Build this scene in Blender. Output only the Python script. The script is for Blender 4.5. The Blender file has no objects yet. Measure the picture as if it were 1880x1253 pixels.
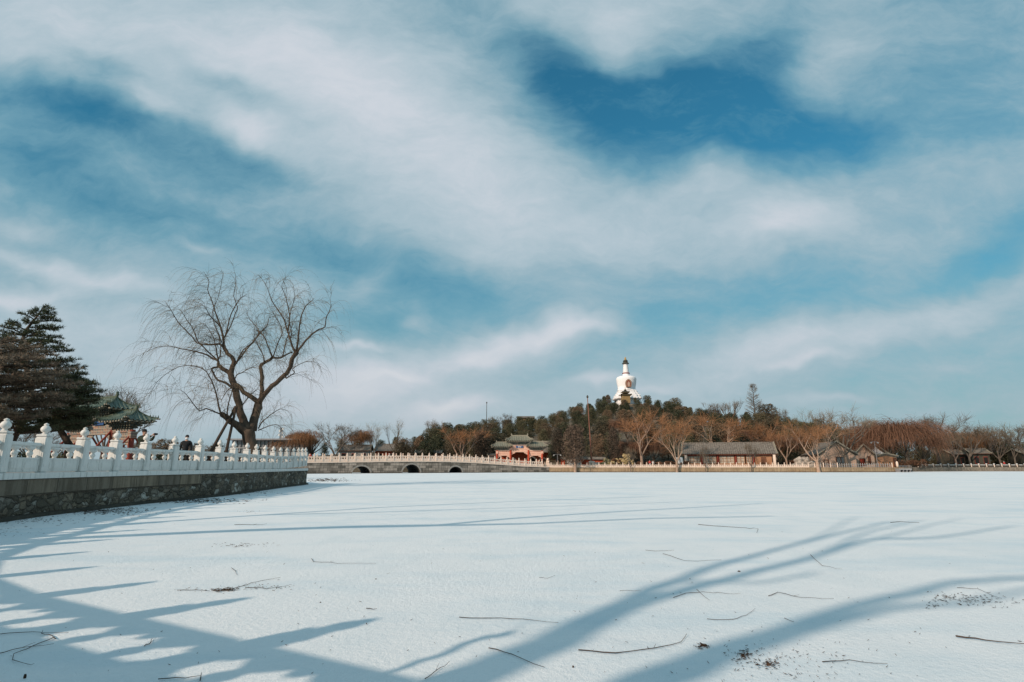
import bpy, math, random
from mathutils import Vector, Matrix, noise
R = math.radians
# ---------------------------------------------------------------- camera
W, H, FPX = 1880.0, 1253.0, 1024.0           # photograph size and focal length in its pixels
HOR = 856.0                                  # image row of the horizon
EYE = 1.55
TH = math.atan((HOR-626.5)/FPX)              # camera pitched up
ST, CT = math.sin(TH), math.cos(TH)
scene = bpy.context.scene
cam_d = bpy.data.cameras.new('camera'); cam = bpy.data.objects.new('camera', cam_d)
scene.collection.objects.link(cam)
cam_d.sensor_width = 36; cam_d.lens = 36*FPX/W
cam_d.clip_start = 0.05; cam_d.clip_end = 5000
cam.location = (0, 0, EYE); cam.rotation_euler = (R(90)+TH, 0, 0)
scene.camera = cam
scene.view_settings.view_transform = 'Standard'
scene.view_settings.look = 'None'
scene.view_settings.exposure = 0.0
scene.view_settings.gamma = 1.0
# ---------------------------------------------------------------- sun
SUN_EL, SUN_AZ = R(27.5), R(225.0)           # azimuth clockwise from +Y: the sun stands behind left of the camera
sun_dir = Vector((math.sin(SUN_AZ)*math.cos(SUN_EL), math.cos(SUN_AZ)*math.cos(SUN_EL), math.sin(SUN_EL)))
sl = bpy.data.lights.new('sun', 'SUN'); sl.energy = 3.9; sl.angle = R(0.8); sl.color = (1.0, 0.80, 0.64)
so = bpy.data.objects.new('sun', sl); scene.collection.objects.link(so)
so.rotation_euler = sun_dir.to_track_quat('Z', 'Y').to_euler(); so.location = (-40, -40, 60)
# ---------------------------------------------------------------- node helpers
class NT:
    def __init__(s, tree):
        s.t = tree; s.n = tree.nodes; s.l = tree.links
    def node(s, typ, **kw):
        nd = s.n.new(typ)
        for k, v in kw.items(): setattr(nd, k, v)
        return nd
    def put(s, sock, val):
        if val is None: return
        if isinstance(val, bpy.types.NodeSocket): s.l.new(val, sock)
        else:
            try: sock.default_value = val
            except Exception:
                sock.default_value = tuple(val)+(1.0,)
    def m(s, op, a, b=None, c=None, clamp=False):
        nd = s.node('ShaderNodeMath', operation=op); nd.use_clamp = clamp
        s.put(nd.inputs[0], a); s.put(nd.inputs[1], b); s.put(nd.inputs[2], c)
        return nd.outputs[0]
    def vm(s, op, a, b=None, out=0):
        nd = s.node('ShaderNodeVectorMath', operation=op)
        s.put(nd.inputs[0], a); s.put(nd.inputs[1], b)
        return nd.outputs[out]
    def mix(s, f, a, b, blend='MIX'):
        nd = s.node('ShaderNodeMix', data_type='RGBA', blend_type=blend)
        s.put(nd.inputs[0], f)
        for i, v in ((6, a), (7, b)):
            if isinstance(v, bpy.types.NodeSocket): s.l.new(v, nd.inputs[i])
            else: nd.inputs[i].default_value = (v[0], v[1], v[2], 1)
        return nd.outputs[2]
    def noise(s, vec, scale, detail=3, rough=.5, dist=0.0, out=0):
        nd = s.node('ShaderNodeTexNoise'); s.put(nd.inputs['Vector'], vec)
        nd.inputs['Scale'].default_value = scale; nd.inputs['Detail'].default_value = detail
        nd.inputs['Roughness'].default_value = rough; nd.inputs['Distortion'].default_value = dist
        return nd.outputs[out]
    def voro(s, vec, scale, feature='F1', out='Distance', rand=1.0):
        nd = s.node('ShaderNodeTexVoronoi', feature=feature); s.put(nd.inputs['Vector'], vec)
        nd.inputs['Scale'].default_value = scale; nd.inputs['Randomness'].default_value = rand
        return nd.outputs[out]
    def ramp(s, f, stops, interp='LINEAR'):
        nd = s.node('ShaderNodeValToRGB'); s.put(nd.inputs[0], f)
        cr = nd.color_ramp; cr.interpolation = interp
        while len(cr.elements) < len(stops): cr.elements.new(.5)
        for e, (p, c) in zip(cr.elements, stops):
            e.position = p
            if not hasattr(c, '__len__'): c = (c, c, c)
            e.color = (c[0], c[1], c[2], 1)
        return nd.outputs[0]
    def sstep(s, x, lo, hi):
        nd = s.node('ShaderNodeMapRange', interpolation_type='SMOOTHSTEP')
        s.put(nd.inputs[0], x); nd.inputs[1].default_value = lo; nd.inputs[2].default_value = hi
        return nd.outputs[0]
    def mapping(s, vec, loc=(0,0,0), rot=(0,0,0), scale=(1,1,1)):
        nd = s.node('ShaderNodeMapping'); s.put(nd.inputs[0], vec)
        nd.inputs[1].default_value = loc; nd.inputs[2].default_value = rot; nd.inputs[3].default_value = scale
        return nd.outputs[0]
def s2l(*c):
    return tuple((x/255/12.92 if x/255 <= .04045 else ((x/255+.055)/1.055)**2.4) for x in c)
# ---------------------------------------------------------------- sky: Nishita air with a deck of drifting cloud
world = bpy.data.worlds.new('World'); scene.world = world; world.use_nodes = True
def build_world():
    t = NT(world.node_tree); t.n.clear()
    geo = t.node('ShaderNodeTexCoord').outputs['Generated']
    d = t.vm('NORMALIZE', geo)
    sep = t.node('ShaderNodeSeparateXYZ'); t.put(sep.inputs[0], d)
    sky = t.node('ShaderNodeTexSky', sky_type='NISHITA'); sky.sun_disc = False
    sky.sun_elevation = SUN_EL; sky.sun_rotation = SUN_AZ
    sky.air_density = 1.0; sky.dust_density = 0.6; sky.ozone_density = 2.0
    # flat chart of the part of the sky before the viewer (gnomonic about a fixed direction)
    fw = t.m('MAXIMUM', t.vm('DOT_PRODUCT', d, (0, CT, ST), out=1), 0.08)
    up = t.vm('DOT_PRODUCT', d, (0, -ST, CT), out=1)
    u = t.m('DIVIDE', sep.outputs[0], fw); v = t.m('DIVIDE', up, fw)
    cmb = t.node('ShaderNodeCombineXYZ'); t.put(cmb.inputs[0], u); t.put(cmb.inputs[1], v)
    chart = cmb.outputs[0]
    # cloud plane coordinates for the texture of the clouds
    zz = t.m('ADD', t.m('MAXIMUM', sep.outputs[2], 0.0), 0.16)
    c2 = t.node('ShaderNodeCombineXYZ'); t.put(c2.inputs[0], t.m('DIVIDE', sep.outputs[0], zz)); t.put(c2.inputs[1], t.m('DIVIDE', sep.outputs[1], zz))
    plane = c2.outputs[0]
    warp = t.vm('SUBTRACT', t.noise(chart, 3.2, 4, .6, out=1), (.5, .5, .5))
    nd = t.node('ShaderNodeVectorMath', operation='SCALE'); t.put(nd.inputs[0], warp); nd.inputs[3].default_value = .15
    wc = t.vm('ADD', chart, nd.outputs[0])
    P = [ # px, py, rx, ry, clockwise tilt, amount
     (200,60,400,95,12,.34),(640,150,300,130,30,.36),(820,320,260,130,35,.20),(1060,400,260,90,12,.14),
     (0,110,120,60,20,.10),(120,680,520,150,0,.24),(620,740,420,80,0,.22),(1000,770,900,60,0,.14),(420,300,500,200,20,.08),(900,480,500,120,6,.06),(1445,395,100,48,-8,.34),(1400,420,60,24,-10,.14),(1290,335,80,40,-15,.34),(1330,400,330,75,0,.12),(1650,330,240,60,-14,.08),
     (1120,50,120,75,15,.44),(960,20,70,50,30,.24),(1330,20,150,40,10,.14),
     (1215,190,240,115,10,-.50),(1225,195,120,60,10,-.22),(1490,250,190,55,-6,-.36),(1030,120,150,55,45,-.38),(1400,90,90,70,-40,-.26),(1110,280,180,40,22,-.14),(1350,190,150,70,10,-.16),
     (1560,90,90,60,-20,.14),(1780,130,160,150,0,-.08),(1500,150,60,40,-20,.10),
     (90,200,170,55,14,-.30),(300,270,250,55,24,-.34),(160,330,240,60,20,-.12),(430,170,120,22,26,-.24),(480,305,150,26,24,-.24),(230,140,110,24,22,-.24),
     (130,360,240,60,22,-.14),(430,440,260,55,14,-.20),(700,480,190,42,18,-.34),(730,570,190,55,-6,-.26),(50,290,90,40,10,-.20),
     (290,190,55,32,20,.34),(450,242,62,26,22,.36),(350,345,180,26,22,.10),
     (975,618,140,32,-8,.52),(880,662,70,20,0,.36),(1050,612,70,14,-10,.2),(1000,600,110,40,-8,.14),(770,585,22,16,0,.22),
     (30,532,110,18,-4,.42),(50,455,130,14,14,.28),(190,507,120,16,14,.34),(60,600,200,60,0,.16),(15,400,40,14,10,.2),
     (1250,570,330,52,-4,-.22),(1170,500,300,26,4,-.12),(1120,690,170,40,0,-.10),(900,520,170,30,6,-.05),
     (1830,450,140,46,-28,-.32),(1840,250,90,60,0,-.08),
     (1400,645,190,34,-10,.36),(1700,580,280,40,-19,.30),(1500,668,70,10,-10,.28),(1280,700,160,18,-8,.14),(1690,672,110,16,-4,.14),
     (660,690,140,40,2,.40),(650,633,60,8,2,.34),(690,515,48,24,-34,.22),(830,750,80,17,-4,.40),(1540,742,60,9,0,.22),(1105,702,40,8,0,.26),(1210,722,60,9,0,.22),(745,690,50,9,6,.2),(560,530,50,20,0,.18),(380,455,50,9,8,.2),
     (1130,705,80,12,0,.16),(590,740,200,40,0,.06)]
    ws = t.node('ShaderNodeSeparateXYZ'); t.put(ws.inputs[0], wc)
    wu, wv = ws.outputs[0], ws.outputs[1]
    qn = t.node('ShaderNodeCombineXYZ'); t.put(qn.inputs[0], t.m('MULTIPLY', wu, wu)); t.put(qn.inputs[1], t.m('MULTIPLY', wu, wv)); t.put(qn.inputs[2], t.m('MULTIPLY', wv, wv))
    ln = t.node('ShaderNodeCombineXYZ'); t.put(ln.inputs[0], wu); t.put(ln.inputs[1], wv); ln.inputs[2].default_value = 1.0
    acc = None
    for (px, py, rx, ry, rot, a) in P:
        u0 = (px-940)/FPX; v0 = (626.5-py)/FPX
        cr, sr = math.cos(-R(rot)), math.sin(-R(rot))
        ax, ay = FPX/rx, FPX/ry
        p = (cr*ax, sr*ax, -(cr*u0+sr*v0)*ax); q = (-sr*ay, cr*ay, -(-sr*u0+cr*v0)*ay)
        qq = [-(p[0]**2+q[0]**2), -2*(p[0]*p[1]+q[0]*q[1]), -(p[1]**2+q[1]**2)]
        ll = [-2*(p[0]*p[2]+q[0]*q[2]), -2*(p[1]*p[2]+q[1]*q[2]), -(p[2]**2+q[2]**2)]
        e = t.m('EXPONENT', t.m('ADD', t.vm('DOT_PRODUCT', qn.outputs[0], qq, out=1), t.vm('DOT_PRODUCT', ln.outputs[0], ll, out=1)))
        acc = t.m('MULTIPLY_ADD', e, a, 0.52 if acc is None else acc)
    stream = t.mapping(wc, rot=(0, 0, R(28)), scale=(1.0, 2.6, 1.0))
    n1 = t.noise(stream, 3.0, 5, .6)
    n2 = t.noise(plane, 1.3, 5, .6)
    n3 = t.noise(t.mapping(wc, rot=(0, 0, R(22)), scale=(1, 2.6, 1)), 7.0, 5, .65)
    f = t.m('ADD', acc, t.m('MULTIPLY', t.m('SUBTRACT', n1, .5), .36))
    f = t.m('ADD', f, t.m('MULTIPLY', t.m('SUBTRACT', n2, .5), .26))
    f = t.m('ADD', f, t.m('MULTIPLY', t.m('SUBTRACT', n3, .5), .40))
    n4 = t.noise(t.mapping(wc, rot=(0, 0, R(20)), scale=(1, 2.0, 1)), 24.0, 4, .7)
    f = t.m('ADD', f, t.m('MULTIPLY', t.m('SUBTRACT', n4, .5), .16))
    # haze whitens the lowest few degrees
    hz = t.m('POWER', t.m('SUBTRACT', 1.0, t.m('MAXIMUM', sep.outputs[2], 0.0)), 7.0)
    air = t.mix(1.0, sky.outputs[0], SKY_TINT, 'MULTIPLY')
    low = t.m('POWER', t.m('SUBTRACT', 1.0, t.m('MAXIMUM', sep.outputs[2], 0.0)), 3.5)
    air = t.mix(low, air, t.mix(1.0, air, (1.0, .62, .47), 'MULTIPLY'))
    nish = t.node('ShaderNodeVectorMath', operation='SCALE'); t.put(nish.inputs[0], air); nish.inputs[3].default_value = 1.0
    K = 1/SKY_K
    cloud = t.ramp(t.m('MULTIPLY', f, .72), [(0, s2l(98, 152, 174)), (.25, s2l(128, 172, 188)), (.43, s2l(158, 185, 197)), (.60, s2l(182, 199, 209)), (.76, s2l(202, 210, 219)), (1, s2l(224, 225, 230))])
    cs = t.node('ShaderNodeVectorMath', operation='SCALE'); t.put(cs.inputs[0], cloud); cs.inputs[3].default_value = K
    cov = t.ramp(f, [(0, 0), (.08, .12), (.28, .55), (.5, .84), (.68, .96), (1, 1)])
    wisp = t.m('MULTIPLY', t.sstep(t.m('ADD', t.m('MULTIPLY', n3, .6), t.m('MULTIPLY', n4, .4)), .46, .66), .30)
    cov = t.m('MAXIMUM', cov, wisp)
    col = t.mix(cov, nish.outputs[0], cs.outputs[0])
    hc = s2l(156, 173, 179)
    col = t.mix(t.m('MULTIPLY', hz, .55), col, tuple(x*K for x in hc))
    bg = t.node('ShaderNodeBackground'); t.put(bg.inputs[0], col); bg.inputs[1].default_value = SKY_K
    out = t.node('ShaderNodeOutputWorld'); t.l.new(bg.outputs[0], out.inputs[0])
SKY_K = 0.10
SKY_TINT = (0.30, 1.10, 1.12)
build_world()
world.cycles.sampling_method = 'MANUAL'; world.cycles.sample_map_resolution = 256
# ---------------------------------------------------------------- geometry helpers
col = scene.collection
def ray(px, py):
    u = (px-940)/FPX; v = (626.5-py)/FPX
    return u, CT-v*ST, ST+v*CT
def ground(px, py, z=0.0):
    a, b, c = ray(px, py); t = (z-EYE)/c
    return Vector((a*t, b*t, z))
def at(px, py, Y):
    a, b, c = ray(px, py); t = Y/b
    return Vector((a*t, Y, EYE+c*t))
def PX(px, Y, z):
    return (px-940)/FPX*(Y*CT+(z-EYE)*ST)
def ZT(py, Y):
    return at(940, py, Y).z
class MB:
    def __init__(s): s.v = []; s.f = []; s.uv = None
    def face(s, pts):
        n = len(s.v); s.v.extend([tuple(p) for p in pts]); s.f.append(tuple(range(n, n+len(pts)))); return s
    def box(s, c, size, rz=0.0, taper=1.0, ry=0.0):
        hx, hy, hz = size[0]/2, size[1]/2, size[2]/2
        M = Matrix.Rotation(rz, 3, 'Z') @ Matrix.Rotation(ry, 3, 'Y')
        n = len(s.v)
        for z, k in ((-hz, 1.0), (hz, taper)):
            for x, y in ((-hx, -hy), (hx, -hy), (hx, hy), (-hx, hy)):
                p = M @ Vector((x*k, y*k, z)); s.v.append((c[0]+p.x, c[1]+p.y, c[2]+p.z))
        for f in ((0,3,2,1),(4,5,6,7),(0,1,5,4),(1,2,6,5),(2,3,7,6),(3,0,4,7)): s.f.append(tuple(n+i for i in f))
        return s
    def cham(s, c, size, b=.02, rz=0.0):
        """box with chamfered edges all round"""
        hx, hy, hz = size[0]/2, size[1]/2, size[2]/2; M = Matrix.Rotation(rz, 3, 'Z')
        rings = [(-hz, b), (-hz+b, 0), (hz-b, 0), (hz, b)]; n = len(s.v)
        for z, i in rings:
            x, y = hx-i, hy-i; k = b
            for p in ((-x+k,-y),(x-k,-y),(x,-y+k),(x,y-k),(x-k,y),(-x+k,y),(-x,y-k),(-x,-y+k)):
                q = M @ Vector((p[0], p[1], 0)); s.v.append((c[0]+q.x, c[1]+q.y, c[2]+z))
        for r in range(3):
            for i in range(8):
                j = (i+1) % 8; s.f.append((n+r*8+i, n+r*8+j, n+r*8+8+j, n+r*8+8+i))
        s.f.append(tuple(n+i for i in range(7, -1, -1))); s.f.append(tuple(n+24+i for i in range(8)))
        return s
    def tube(s, pts, rad, n=6, cap=True):
        pts = [Vector(p) for p in pts]
        if not hasattr(rad, '__len__'): rad = [rad]*len(pts)
        base = len(s.v); up = Vector((0, 0, 1)); prev = None
        for i, p in enumerate(pts):
            d = (pts[min(i+1, len(pts)-1)]-pts[max(i-1, 0)])
            if d.length < 1e-9: d = Vector((0, 0, 1))
            d.normalize()
            if prev is None:
                a = d.cross(up) if abs(d.z) < .95 else d.cross(Vector((1, 0, 0)))
            else: a = prev - d*prev.dot(d)
            if a.length < 1e-6: a = d.orthogonal()
            a.normalize(); prev = a; b = d.cross(a)
            for k in range(n):
                t = 2*math.pi*k/n; q = p + (a*math.cos(t)+b*math.sin(t))*rad[i]; s.v.append((q.x, q.y, q.z))
        for i in range(len(pts)-1):
            for k in range(n):
                j = (k+1) % n; s.f.append((base+i*n+k, base+i*n+j, base+(i+1)*n+j, base+(i+1)*n+k))
        if cap:
            s.f.append(tuple(base+k for k in range(n-1, -1, -1))); m_ = base+(len(pts)-1)*n; s.f.append(tuple(m_+k for k in range(n)))
        return s
    def lathe(s, prof, c=(0, 0, 0), n=16, sy=1.0, rot=0.0):
        base = len(s.v)
        for r, z in prof:
            for k in range(n):
                t = 2*math.pi*k/n+rot; s.v.append((c[0]+r*math.cos(t), c[1]+r*math.sin(t)*sy, c[2]+z))
        for i in range(len(prof)-1):
            for k in range(n):
                j = (k+1) % n; s.f.append((base+i*n+k, base+i*n+j, base+(i+1)*n+j, base+(i+1)*n+k))
        s.f.append(tuple(base+k for k in range(n-1, -1, -1))); m_ = base+(len(prof)-1)*n; s.f.append(tuple(m_+k for k in range(n)))
        return s
    def grid(s, rows):
        base = len(s.v); nr, nc = len(rows), len(rows[0])
        for r in rows:
            for p in r: s.v.append(tuple(p))
        for i in range(nr-1):
            for j in range(nc-1):
                a = base+i*nc+j; s.f.append((a, a+1, a+nc+1, a+nc))
        return s
    def ribbon(s, pts, w, side):
        """thin twig: a flat strip that narrows to its tip"""
        base = len(s.v); n = len(pts)
        for i, p in enumerate(pts):
            h = w*(1-.7*i/(n-1))/2
            s.v.append((p[0]-side[0]*h, p[1]-side[1]*h, p[2]-side[2]*h)); s.v.append((p[0]+side[0]*h, p[1]+side[1]*h, p[2]+side[2]*h))
        for i in range(n-1):
            a = base+2*i; s.f.append((a, a+1, a+3, a+2))
        return s
    def extrude(s, poly, y0, y1, M=None):
        """polygon in x-z, given thickness along y"""
        n = len(poly); base = len(s.v)
        for y in (y0, y1):
            for x, z in poly:
                p = Vector((x, y, z)); p = M @ p if M else p; s.v.append(tuple(p))
        s.f.append(tuple(base+i for i in range(n))); s.f.append(tuple(base+n+i for i in range(n-1, -1, -1)))
        for i in range(n):
            j = (i+1) % n; s.f.append((base+j, base+i, base+n+i, base+n+j))
        return s
    def mesh(s, name, mat, smooth=False):
        me = bpy.data.meshes.new(name); me.from_pydata(s.v, [], s.f); 
        if mat: me.materials.append(mat)
        if smooth: me.polygons.foreach_set('use_smooth', [True]*len(me.polygons))
        if s.uv:
            l = me.uv_layers.new(name='UVMap'); d = []
            for p in me.polygons:
                for vi in p.vertices: d.extend(s.uv(s.v[vi]) if callable(s.uv) else s.uv[vi])
            l.data.foreach_set('uv', d)
        me.update(); return me
    def build(s, name, mat, parent=None, loc=(0, 0, 0), rz=0.0, smooth=False, label=None):
        o = bpy.data.objects.new(name, s.mesh(name, mat, smooth)); col.objects.link(o)
        o.location = loc; o.rotation_euler = (0, 0, rz)
        if parent: o.parent = parent
        if label: o['label'] = label
        return o
def put(me, name, parent=None, loc=(0, 0, 0), rz=0.0, sc=(1, 1, 1)):
    o = bpy.data.objects.new(name, me); col.objects.link(o); o.location = loc; o.rotation_euler = (0, 0, rz); o.scale = sc
    if parent: o.parent = parent
    return o
def tag(o, label=None, cat=None, group=None, kind=None):
    if label: o['label'] = label
    if cat: o['category'] = cat
    if group: o['group'] = group
    if kind: o['kind'] = kind
    return o
def thing(name, label, cat, loc=(0, 0, 0), rz=0.0, group=None):
    o = bpy.data.objects.new(name, None); col.objects.link(o); o.empty_display_size = .3
    o.location = loc; o.rotation_euler = (0, 0, rz)
    return tag(o, label, cat, group)
def copy_tree(o, parent=None):
    c = o.copy(); col.objects.link(c)
    if parent: c.parent = parent
    for ch in o.children: copy_tree(ch, c)
    return c
def struct(o): o['kind'] = 'structure'; return o
def lerp(a, b, t): return a+(b-a)*t
def interp(x, pts):
    if x <= pts[0][0]: return pts[0][1]
    for (x0, y0), (x1, y1) in zip(pts, pts[1:]):
        if x <= x1: return lerp(y0, y1, (x-x0)/(x1-x0))
    return pts[-1][1]
# ---------------------------------------------------------------- materials
def mat(name, cols, scale=3.0, rough=.8, bump=0.0, bscale=20.0, detail=5, spec=.3, coord='Object', vary=0.0, metal=0.0, stretch=(1,1,1), trans=0.0, bdist=.02):
    m = bpy.data.materials.new(name); m.use_nodes = True; t = NT(m.node_tree)
    b = t.n['Principled BSDF']; tc = t.node('ShaderNodeTexCoord').outputs[coord]
    vec = t.mapping(tc, scale=stretch)
    n = t.noise(vec, scale, detail, .6)
    k = len(cols)
    c = t.ramp(n, [(.3+.4*i/(max(k-1, 1)), cc) for i, cc in enumerate(cols)]) if k > 1 else None
    if c is None:
        rgb = t.node('ShaderNodeRGB'); rgb.outputs[0].default_value = (*cols[0], 1); c = rgb.outputs[0]
    if vary:
        oi = t.node('ShaderNodeObjectInfo').outputs['Random']
        hs = t.node('ShaderNodeHueSaturation'); t.put(hs.inputs['Color'], c)
        t.put(hs.inputs['Value'], t.m('MULTIPLY_ADD', oi, vary*2, 1-vary))
        w = t.node('ShaderNodeTexWhiteNoise', noise_dimensions='1D'); t.put(w.inputs['W'], oi)
        t.put(hs.inputs['Hue'], t.m('MULTIPLY_ADD', w.outputs['Value'], vary*.08, .5-vary*.04))
        c = hs.outputs[0]
    t.l.new(c, b.inputs['Base Color'])
    b.inputs['Roughness'].default_value = rough; b.inputs['Metallic'].default_value = metal
    b.inputs['Specular IOR Level'].default_value = spec
    if bump:
        bn = t.node('ShaderNodeBump'); bn.inputs['Strength'].default_value = bump; bn.inputs['Distance'].default_value = bdist
        t.l.new(t.noise(vec, bscale, 5, .65), bn.inputs['Height']); t.l.new(bn.outputs[0], b.inputs['Normal'])
    return m
def snow_mat():
    m = bpy.data.materials.new('snow_on_ice'); m.use_nodes = True; t = NT(m.node_tree); b = t.n['Principled BSDF']
    g = t.node('ShaderNodeNewGeometry').outputs['Position']
    big = t.noise(g, .12, 4, .55); mid = t.noise(t.mapping(g, scale=(1, .6, 1)), 1.1, 5, .6); fine = t.noise(g, 70, 3, .7); f2 = t.noise(g, 16, 4, .6)
    c = t.ramp(big, [(.3, (.76, .80, .82)), (.7, (.83, .85, .86))])
    patch = t.noise(t.mapping(g, rot=(0, 0, R(-20)), scale=(.35, 1.0, 1)), .55, 6, .62); spk = t.noise(g, 24, 3, .75)
    c = t.mix(t.m('MULTIPLY', t.sstep(mid, .45, .75), .40), c, (.62, .71, .75))
    c = t.mix(t.m('MULTIPLY', t.sstep(patch, .46, .70), .62), c, (.56, .69, .76))
    c = t.mix(t.m('MULTIPLY', t.sstep(spk, .50, .72), .18), c, (.52, .60, .64))
    c = t.mix(t.m('MULTIPLY', t.sstep(fine, .45, .75), .22), c, (.52, .60, .64))
    t.l.new(c, b.inputs['Base Color']); b.inputs['Roughness'].default_value = .75; b.inputs['Specular IOR Level'].default_value = .25
    h = t.m('ADD', t.m('MULTIPLY', fine, .35), t.m('ADD', t.m('MULTIPLY', f2, .5), t.m('MULTIPLY', mid, 1.0)))
    bn = t.node('ShaderNodeBump'); bn.inputs['Strength'].default_value = .8; bn.inputs['Distance'].default_value = .03
    t.l.new(h, bn.inputs['Height']); t.l.new(bn.outputs[0], b.inputs['Normal'])
    return m
def brick_mat(name, c1, c2, mortar, w, h, scale=1.0, msize=.03, bump=.6, stain=.5, off=.5):
    """coursed stone on UVs measured in metres"""
    m = bpy.data.materials.new(name); m.use_nodes = True; t = NT(m.node_tree); b = t.n['Principled BSDF']
    uv = t.node('ShaderNodeTexCoord').outputs['UV']
    br = t.node('ShaderNodeTexBrick'); t.l.new(uv, br.inputs['Vector']); br.offset = off
    br.inputs['Scale'].default_value = scale; br.inputs['Brick Width'].default_value = w; br.inputs['Row Height'].default_value = h
    br.inputs['Mortar Size'].default_value = msize; br.inputs['Mortar Smooth'].default_value = .3
    br.inputs['Color1'].default_value = (*c1, 1); br.inputs['Color2'].default_value = (*c2, 1); br.inputs['Mortar'].default_value = (*mortar, 1)
    n = t.noise(t.mapping(uv, scale=(1, .12, 1)), 2.6, 6, .7); n2 = t.noise(uv, 9, 5, .7)
    c = t.mix(t.m('MULTIPLY', t.sstep(n, .40, .62), stain), br.outputs[0], tuple(x*.30 for x in c1))
    c = t.mix(t.m('MULTIPLY', t.sstep(n2, .5, .8), .45), c, tuple(min(1, x*1.5) for x in c2))
    t.l.new(c, b.inputs['Base Color']); b.inputs['Roughness'].default_value = .9; b.inputs['Specular IOR Level'].default_value = .2
    bn = t.node('ShaderNodeBump'); bn.inputs['Strength'].default_value = bump; bn.inputs['Distance'].default_value = .03
    hgt = t.m('SUBTRACT', t.m('MULTIPLY', n2, .5), br.outputs['Fac']); t.l.new(hgt, bn.inputs['Height']); t.l.new(bn.outputs[0], b.inputs['Normal'])
    return m
def rubble_mat():
    m = bpy.data.materials.new('rubble_stone'); m.use_nodes = True; t = NT(m.node_tree); b = t.n['Principled BSDF']
    uv = t.node('ShaderNodeTexCoord').outputs['UV']
    wv = t.noise(uv, 2.5, 3, .5, out=1); nd = t.node('ShaderNodeVectorMath', operation='SCALE'); t.put(nd.inputs[0], wv); nd.inputs[3].default_value = .55
    v = t.vm('ADD', t.mapping(uv, scale=(.85, 1.5, 1)), nd.outputs[0])
    cell = t.voro(v, 3.1, out='Color'); edge = t.voro(v, 3.1, 'DISTANCE_TO_EDGE')
    sp = t.node('ShaderNodeSeparateColor'); t.l.new(cell, sp.inputs[0])
    n = t.noise(uv, 14, 6, .7); big = t.noise(uv, .5, 3, .5)
    c = t.ramp(sp.outputs[0], [(0, (.09, .075, .055)), (.3, (.15, .125, .088)), (.55, (.25, .195, .135)), (.8, (.22, .19, .15)), (.93, (.42, .38, .32)), (1, (.6, .57, .5))])
    c = t.mix(t.m('MULTIPLY', t.sstep(n, .4, .7), .5), c, (.045, .04, .03))
    c = t.mix(t.m('MULTIPLY', t.sstep(big, .4, .62), .45), c, (.05, .045, .035))
    c = t.mix(t.m('MULTIPLY', t.sstep(edge, .06, .01), .75), c, (.06, .05, .038))
    t.l.new(c, b.inputs['Base Color']); b.inputs['Roughness'].default_value = .9; b.inputs['Specular IOR Level'].default_value = .25
    h = t.m('ADD', t.m('MINIMUM', t.m('MULTIPLY', edge, 5.0), 1.0), t.m('MULTIPLY', n, .4))
    bn = t.node('ShaderNodeBump'); bn.inputs['Strength'].default_value = .9; bn.inputs['Distance'].default_value = .08
    t.l.new(h, bn.inputs['Height']); t.l.new(bn.outputs[0], b.inputs['Normal'])
    return m
def marble_mat(name, a, b_, dark, streak=.5):
    m = bpy.data.materials.new(name); m.use_nodes = True; t = NT(m.node_tree); b = t.n['Principled BSDF']
    g = t.node('ShaderNodeNewGeometry').outputs['Position']
    n = t.noise(g, 1.6, 6, .6); dr = t.noise(t.mapping(g, scale=(3.0, 3.0, .35)), 2.2, 6, .65); sp = t.noise(g, 26, 4, .7)
    c = t.mix(n, a, b_)
    c = t.mix(t.m('MULTIPLY', t.sstep(dr, .48, .74), streak), c, dark)
    c = t.mix(t.m('MULTIPLY', t.sstep(sp, .55, .75), .35), c, dark)
    t.l.new(c, b.inputs['Base Color']); b.inputs['Roughness'].default_value = .6; b.inputs['Specular IOR Level'].default_value = .35
    bn = t.node('ShaderNodeBump'); bn.inputs['Strength'].default_value = .35; bn.inputs['Distance'].default_value = .01
    t.l.new(t.noise(g, 40, 5, .65), bn.inputs['Height']); t.l.new(bn.outputs[0], b.inputs['Normal'])
    return m
def leaf_mat(name, a, b_, c_, scale=.35, vary=.3):
    """foliage: clumps of two tones, each tree with its own cast"""
    m = bpy.data.materials.new(name); m.use_nodes = True; t = NT(m.node_tree); b = t.n['Principled BSDF']
    g = t.node('ShaderNodeNewGeometry').outputs['Position']; oi = t.node('ShaderNodeObjectInfo').outputs['Random']
    n = t.noise(g, scale, 4, .6); n2 = t.noise(g, scale*6, 3, .6)
    k = t.m('ADD', t.m('MULTIPLY', n, .7), t.m('ADD', t.m('MULTIPLY', n2, .35), t.m('MULTIPLY_ADD', oi, vary, -vary/2)))
    c = t.ramp(k, [(.32, a), (.52, b_), (.72, c_)])
    t.l.new(c, b.inputs['Base Color']); b.inputs['Roughness'].default_value = .75; b.inputs['Specular IOR Level'].default_value = .15
    return m
M = {}
M['snow'] = snow_mat()
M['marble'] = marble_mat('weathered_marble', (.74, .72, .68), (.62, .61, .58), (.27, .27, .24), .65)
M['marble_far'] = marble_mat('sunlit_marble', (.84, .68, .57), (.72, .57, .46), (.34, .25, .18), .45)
M['coping'] = brick_mat('coping_stone', (.26, .205, .145), (.155, .13, .10), (.05, .04, .03), 1.55, .46, msize=.018, stain=.75, off=0)
M['rubble'] = rubble_mat()
M['foot'] = mat('damp_stone', [(.03, .028, .022), (.07, .06, .045)], 4, .85, .6, 12)
M['bridge'] = brick_mat('bridge_stone', (.12, .108, .09), (.46, .39, .33), (.05, .045, .04), 1.5, .55, msize=.02, stain=.45)
M['bridge_arch'] = mat('arch_stone', [(.24, .22, .20), (.40, .37, .33)], 2, .9, .4, 10)
M['bridge_dark'] = mat('shaded_vault_stone', [(.03, .028, .025), (.05, .045, .04)], 1.2, .95, .4, 8)  # near-black: the shade under the arches is put into the stone colour
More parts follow.
